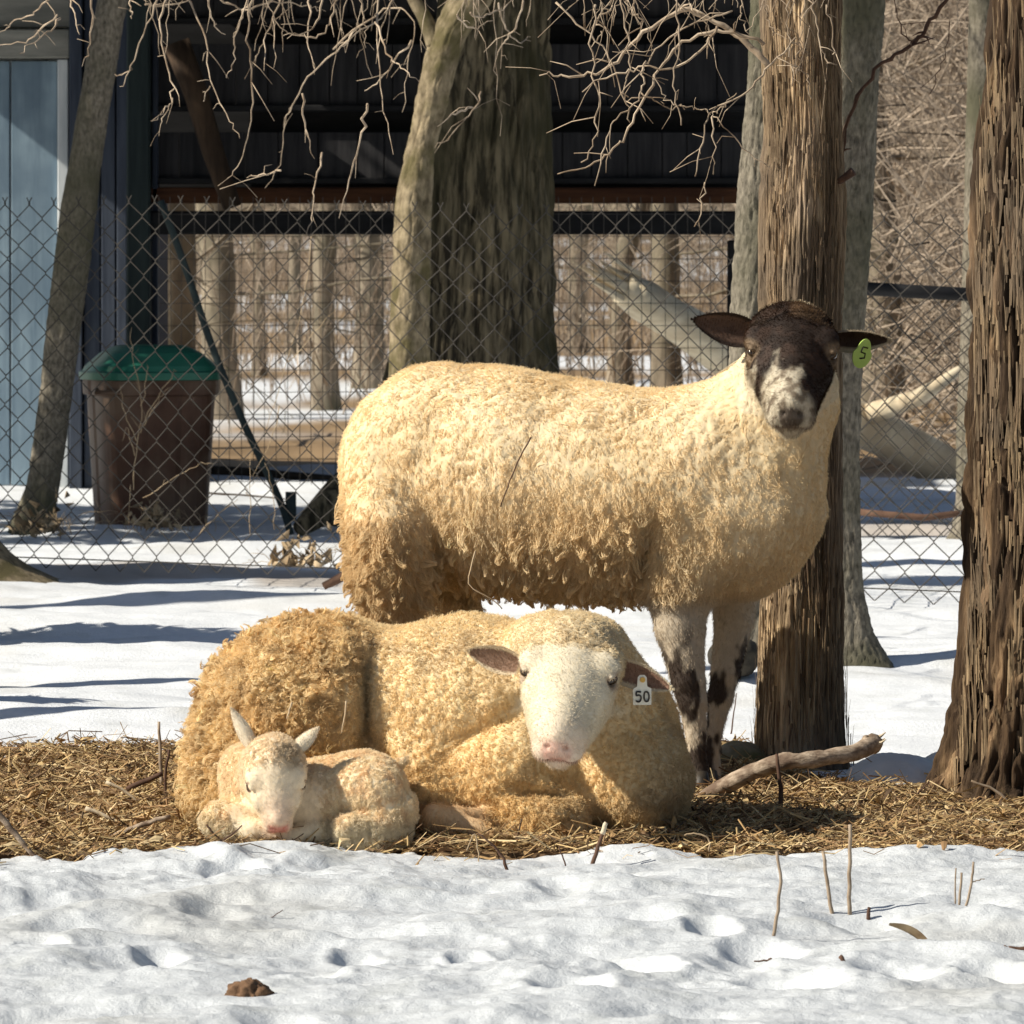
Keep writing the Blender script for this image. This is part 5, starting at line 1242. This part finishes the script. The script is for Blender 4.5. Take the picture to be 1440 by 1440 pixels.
# trees outside the left edge; unseen evergreen added to shade the shed
rs = np.random.RandomState(31)
t = thing('shade_evergreen', 'unseen dense evergreen added outside the left edge to shade the dark shed', 'tree', (-4.1, 20.0, 0))
mb = MB(); mb.tube([(-4.1, 20.0, -.1), (-4.1, 20.0, 3), (-4.05, 20.0, 6.4)], [.16, .11, .02], 12); mb.build('trunk', M_bark_dark, t, smooth=True)
N = 10000; h_ = rs.uniform(1.5, 6.4, N) ** 1.0; R_ = 1.9 * (1 - (h_ - 1.5) / 5.6) * np.sqrt(rs.uniform(.05, 1, N)); a = rs.uniform(0, 6.28, N)
c = np.stack([-4.1 + R_ * np.cos(a), 20.0 + R_ * np.sin(a), h_ - .18 * R_], 1); d_ = np.stack([np.cos(a), np.sin(a), rs.normal(-.2, .3, N)], 1) + rs.normal(0, .4, (N, 3)); d_ /= np.linalg.norm(d_, axis=1)[:, None]
s_ = np.cross(d_, rs.normal(size=(N, 3))); s_ /= np.linalg.norm(s_, axis=1)[:, None]
V = np.stack([c - d_ * .10, c + s_ * .035, c + d_ * .12, c - s_ * .035], 1).reshape(-1, 3)
mesh('crown', V, np.arange(N * 4).reshape(-1, 4), nmat('needles', (.02, .045, .015), (.05, .09, .03), (9, 9, 9), .8, 0), t, smooth=False)
for (x, y, r, lb, sd) in ((-2.35, 13.45, .07, 'bare tree just outside the left edge behind the lying ewe', 1), (-1.75, 11.25, .03, 'sapling just outside the left edge whose shadow streaks the near snow', 2), (-1.5, 12.3, .03, 'second sapling outside the left edge, behind the first', 4), (-3.2, 15.3, .10, 'bare tree outside the left edge, behind the others', 3), (-2.9, 21.5, .12, 'bare tree outside the left edge before the blue shed', 5)):
    t = thing('bare_tree', lb, 'tree', (x, y, 0)); mb = MB(); rs = np.random.RandomState(sd)
    mb.tube([(x, y, -.1), (x + .03, y, .25), (x, y + .05, 1.6), (x + .06, y, 3.2), (x, y, 5)], [r * 1.4, r * 1.05, r, r * .85, r * .6], 16); mb.build('trunk', M_bark_grey, t, smooth=True)
    crown(t, (x, y, 5, r), 0, 9, 2.0, r * .5, 3, sd, M_bark_grey)
for x, y, r, hh, lb, sd in ((-1.86, 13.75, .34, .95, 'unseen low shrub added outside the left edge to cast shadow, the farther of two', 61), (-1.62, 11.65, .17, .55, 'unseen small shrub added outside the left edge to cast shadow, the nearer of two', 62)):
    t = thing('shadow_shrub', lb, 'shrub', (x, y, 0)); rs = np.random.RandomState(sd); N = 2600  # unseen shrubs added to cast broad shadow bands on the snow
    c = rs.normal(0, 1, (N, 3)); c /= np.linalg.norm(c, axis=1)[:, None]; rr = rs.uniform(.3, 1, (N, 1)) ** .5; c = np.array([x, y, hh * .52]) + c * rr * [r, r, hh * .5]
    d_ = rs.normal(0, 1, (N, 3)); d_ /= np.linalg.norm(d_, axis=1)[:, None]; s_ = np.cross(d_, rs.normal(size=(N, 3))); s_ /= np.linalg.norm(s_, axis=1)[:, None]
    mesh('crown', np.stack([c - d_ * .05, c + s_ * .018, c + d_ * .05, c - s_ * .018], 1).reshape(-1, 3), np.arange(N * 4).reshape(-1, 4), bpy.data.materials['needles'], t, smooth=False)
    mb = MB(); mb.tube([(x, y, -.05), (x, y, hh * .6)], [.03, .012], 8); mb.build('trunk', M_bark_dark, t, smooth=True)
# stems standing in the near snow
M_stem = nmat('dead_stem', (.22, .16, .11), (.48, .38, .28), (25, 25, 25), .85, .2, dist=.001)
def stick(name, q, d, r0, label, mat=None, r1=None, group=None, seed=0, cat='twig', base=None):
    mb = MB(); c = cr(q, 4); n = len(c); rs = np.random.RandomState(int(abs(q[0][0]) + abs(q[0][1])) + seed)
    pts = np.array([P(a, b, d) for a, b in c]) + rs.normal(0, .0006, (n, 3)); mb.tube(pts, np.linspace(r0, r1 or r0 * .8, n), 7)
    o = mb.build(name, mat or M_stem, None, pts[0], True); tag(o, label, cat, group); return o
def ds(py): return dg(py) - .02
G = 'cut stems standing in the near snow'
for q, r, lb in (([(1087, 1322), (1094, 1280), (1098, 1240), (1092, 1198)], .0028, 'slightly bowed stem in the snow, left of the three right-hand stems'), ([(1171, 1292), (1165, 1250), (1158, 1196)], .0032, 'pale-topped straight stem in the snow, leaning left'), ([(1195, 1292), (1194, 1230), (1196, 1160)], .0034, 'tallest upright pale stem in the near snow'), ([(1221, 1294), (1222, 1276)], .0032, 'short dark stub just right of the tallest stem'),
                 ([(1343, 1282), (1344, 1220)], .0014, 'thinnest stem of the cluster near the right edge'), ([(1348, 1284), (1352, 1228)], .0022, 'middle stem of the cluster near the right edge'), ([(1355, 1288), (1366, 1242), (1369, 1212)], .0022, 'leaning pale stem of the cluster near the right edge'), ([(1366, 1240), (1376, 1238), (1385, 1235)], .001, 'tiny side sprig on the leaning stem near the right edge')):
    d = ds(q[0][1]) if q[0][1] > 1250 else ds(1288); stick('dead_stalk', q, d, r, lb, group=G, mat=M_twig_dark if 'dark' in lb else None)
stick('twig', [(826, 1232), (838, 1200), (851, 1160)], 8.70, .0038, 'dark broken twig with pale cut top in front of the lying ewe chest', M_twig_dark)
stick('twig', [(848, 1172), (852, 1157)], 8.69, .0045, 'pale cut end of the dark broken twig below the lying ewe', M_pale, .0035)
stick('twig', [(718, 1248), (710, 1215), (695, 1190), (672, 1172)], 8.60, .0034, 'dark arching twig hooked over from the snow below the lying ewe', M_twig_dark, .0012)
stick('twig', [(801, 1230), (792, 1208), (786, 1190)], 8.66, .0014, 'short thin dark twig between the arching and the broken one', M_twig_dark)
stick('twig', [(674, 1232), (672, 1200), (668, 1172), (655, 1196)], 8.70, .0012, 'thin pale straw stalk left of the arching dark twig', M_dry)
stick('twig', [(535, 1234), (532, 1214)], 8.64, .0011, 'tiny dark stem in snow below the lamb rump', M_twig_dark)
stick('twig', [(251, 1297), (250, 1272)], 8.02, .0013, 'tiny dark upright stem in the near snow at the lower left', M_twig_dark)
stick('twig', [(366, 1302), (380, 1292), (398, 1280)], 7.9, .0008, 'hair-thin stem lying on snow below the lamb', M_twig_dark)
stick('twig', [(1097, 1162), (1098, 1110), (1092, 1060)], 9.45, .0055, 'upright dark stake before the fallen curved branch', M_twig_dark, .0028)
stick('twig', [(228, 1122), (226, 1070), (224, 1015)], 9.9, .0042, 'taller grey stem standing behind the lying ewe rump', M_stem, .0026)
stick('twig', [(232, 1132), (233, 1090), (238, 1054)], 9.8, .0030, 'shorter dark stem beside the grey one at the lying ewe rump', M_twig_dark)
stick('twig', [(178, 1110), (205, 1098), (228, 1088)], 9.75, .0055, 'dark stick slanting up from the straw left of the lying ewe', M_twig_dark)
stick('twig', [(70, 1202), (115, 1192), (160, 1176), (200, 1160), (240, 1148)], 9.0, .0065, 'long thick grey-brown stick on the straw at the left', M_branch, .004)
stick('twig', [(-14, 1130), (15, 1165), (40, 1195), (62, 1216)], 8.8, .0065, 'slanting brown stick at the left edge of the straw', M_branch, .003)
stick('twig', [(120, 1136), (145, 1146), (170, 1158)], 9.25, .004, 'pale flat straw piece on the left straw patch', M_pale, .003)
stick('twig', [(150, 1100), (175, 1112), (195, 1128)], 9.4, .003, 'pale straw slanting down on the left straw patch', M_pale, .002)
stick('twig', [(300, 1190), (320, 1178), (340, 1162)], 8.82, .0022, 'thin dark twig poking up below the lamb forelegs', M_twig_dark, .001)
stick('twig', [(290, 1160), (300, 1172), (315, 1186)], 8.82, .0018, 'second dark twig at the lamb left foreleg', M_twig_dark, .001)
stick('twig', [(1430, 1140), (1400, 1112), (1366, 1098)], 9.5, .0035, 'bent pale twig at the foot of the rough edge trunk', M_twig, .002)
stick('twig', [(1440, 1172), (1410, 1160), (1372, 1152)], 9.2, .005, 'pale straw stick lying at the lower right on straw', M_pale, .003)
stick('twig', [(1278, 1130), (1295, 1112), (1308, 1096)], 9.6, .0025, 'dark twig in front of the snow mound', M_twig_dark, .001)
stick('twig', [(998, 1198), (996, 1180), (980, 1172), (962, 1174)], 8.85, .0018, 'looping pale stalk in the dark shadow right of the lying ewe', M_dry, .0012)
stick('twig', [(1026, 1044), (1031, 1010), (1036, 975)], 11.4, .002, 'thin dark weed on the snow left of the cedar', M_twig_dark, .001)
stick('twig', [(1182, 1345), (1190, 1358)], 7.35, .0035, 'short dark stub poking out of lumpy snow', M_twig_dark)
mb = MB(); d = 7.45
for q, r in (([(1470, 1322), (1440, 1335), (1418, 1334)], .004), ([(1436, 1335), (1428, 1352), (1420, 1362)], .0022), ([(1415, 1330), (1408, 1345), (1412, 1356), (1440, 1368)], .003)): mb.tube([P(a, b, d) for a, b in cr(q, 4)], r, 6)
o = mb.build('twig', M_twig_dark, None, P(1440, 1360, d), True); tag(o, 'forked dark twig at the right edge of the near snow', 'twig')
# dry curled leaf and brown lump
M_leaf = nmat('dead_leaf', (.20, .13, .07), (.40, .30, .18), (30, 30, 30), .8, .4, dist=.002)
V = []; F = []; d = 7.62; A = P(1250, 1300, d); B = P(1328, 1358, d); ax = B - A
for i in range(12):
    u = i / 11; w_ = .008 * math.sin(math.pi * min(1, u * .9 + .08)); c_ = A + ax * u + [0, 0, .012 * math.sin(u * 3)]
    for j in range(5): v = j / 2 - 1; V.append(c_ + np.array([.35, -.5, .55]) * v * w_ + np.array([0, -.6, .8]) * (v * v) * w_ * .8)
for i in range(11):
    for j in range(4): a = i * 5 + j; F.append([a, a + 1, a + 6, a + 5])
V = V + [q + np.array([0, .0012, -.0012]) for q in V]; F = F + [[x + 60 for x in f[::-1]] for f in F]
o = mesh('dead_leaf', V, F, M_leaf, None, P(1300, 1358, d)); tag(o, 'folded dry leaf stuck in the lumpy near snow at the right', 'leaf')
M_clod = nmat('brown_clod', (.10, .055, .030), (.24, .14, .08), (50, 50, 50), .9, .7, (150, 150, 150), dist=.003)
o = blob('clod', P(350, 1406, 7.0), (.030, .028, .025), M_clod, 9, .35); tag(o, 'brown round clod lying on the snow at the bottom', 'clod')
o = blob('dark_hole', P(300, 1411, 7.02), (.026, .015, .010), M_twig_dark, 12, .3); tag(o, 'dark flat blob standing for a hole in the snow left of the brown clod', 'bark')  # dark blob painted in for a shaded hole in the snow
stick('twig', [(403, 1403), (415, 1412), (424, 1425)], 7.0, .003, 'dark sliver right of the brown clod', M_twig_dark, .001)
stick('twig', [(340, 1440), (360, 1432), (382, 1424)], 6.9, .003, 'pale sliver in front of the brown clod', M_pale, .001)
stick('twig', [(1085, 1348), (1078, 1350), (1060, 1352)], 7.5, .002, 'small dark twig lying in a snow hollow', M_twig_dark, .001)
# stalks caught on the ewes
stick('straw_stalk', [(747, 614), (728, 650), (714, 684), (704, 712)], 9.70, .0016, 'dark stalk stuck slantwise on the standing ewe flank', M_twig_dark, .001)
stick('straw_stalk', [(668, 775), (660, 820), (690, 842), (706, 856)], 9.62, .0014, 'bent pale straw hanging under the standing ewe belly', M_dry, .001)
stick('straw_stalk', [(487, 985), (484, 1010), (480, 1030)], 9.02, .0018, 'pale straw caught in the fold before the lying ewe haunch', M_dry, .001)
stick('straw_stalk', [(411, 988), (407, 998), (403, 1012)], 9.02, .0022, 'short yellow straw on the lying ewe haunch', M_dry, .001)
# dark broken branch by the fence
stick('branch', [(455, 825), (475, 815), (502, 800)], 16.0, .012, 'dark reddish broken branch on snow by the fence, left of the standing ewe rump', M_twig_dark, .016, cat='branch')
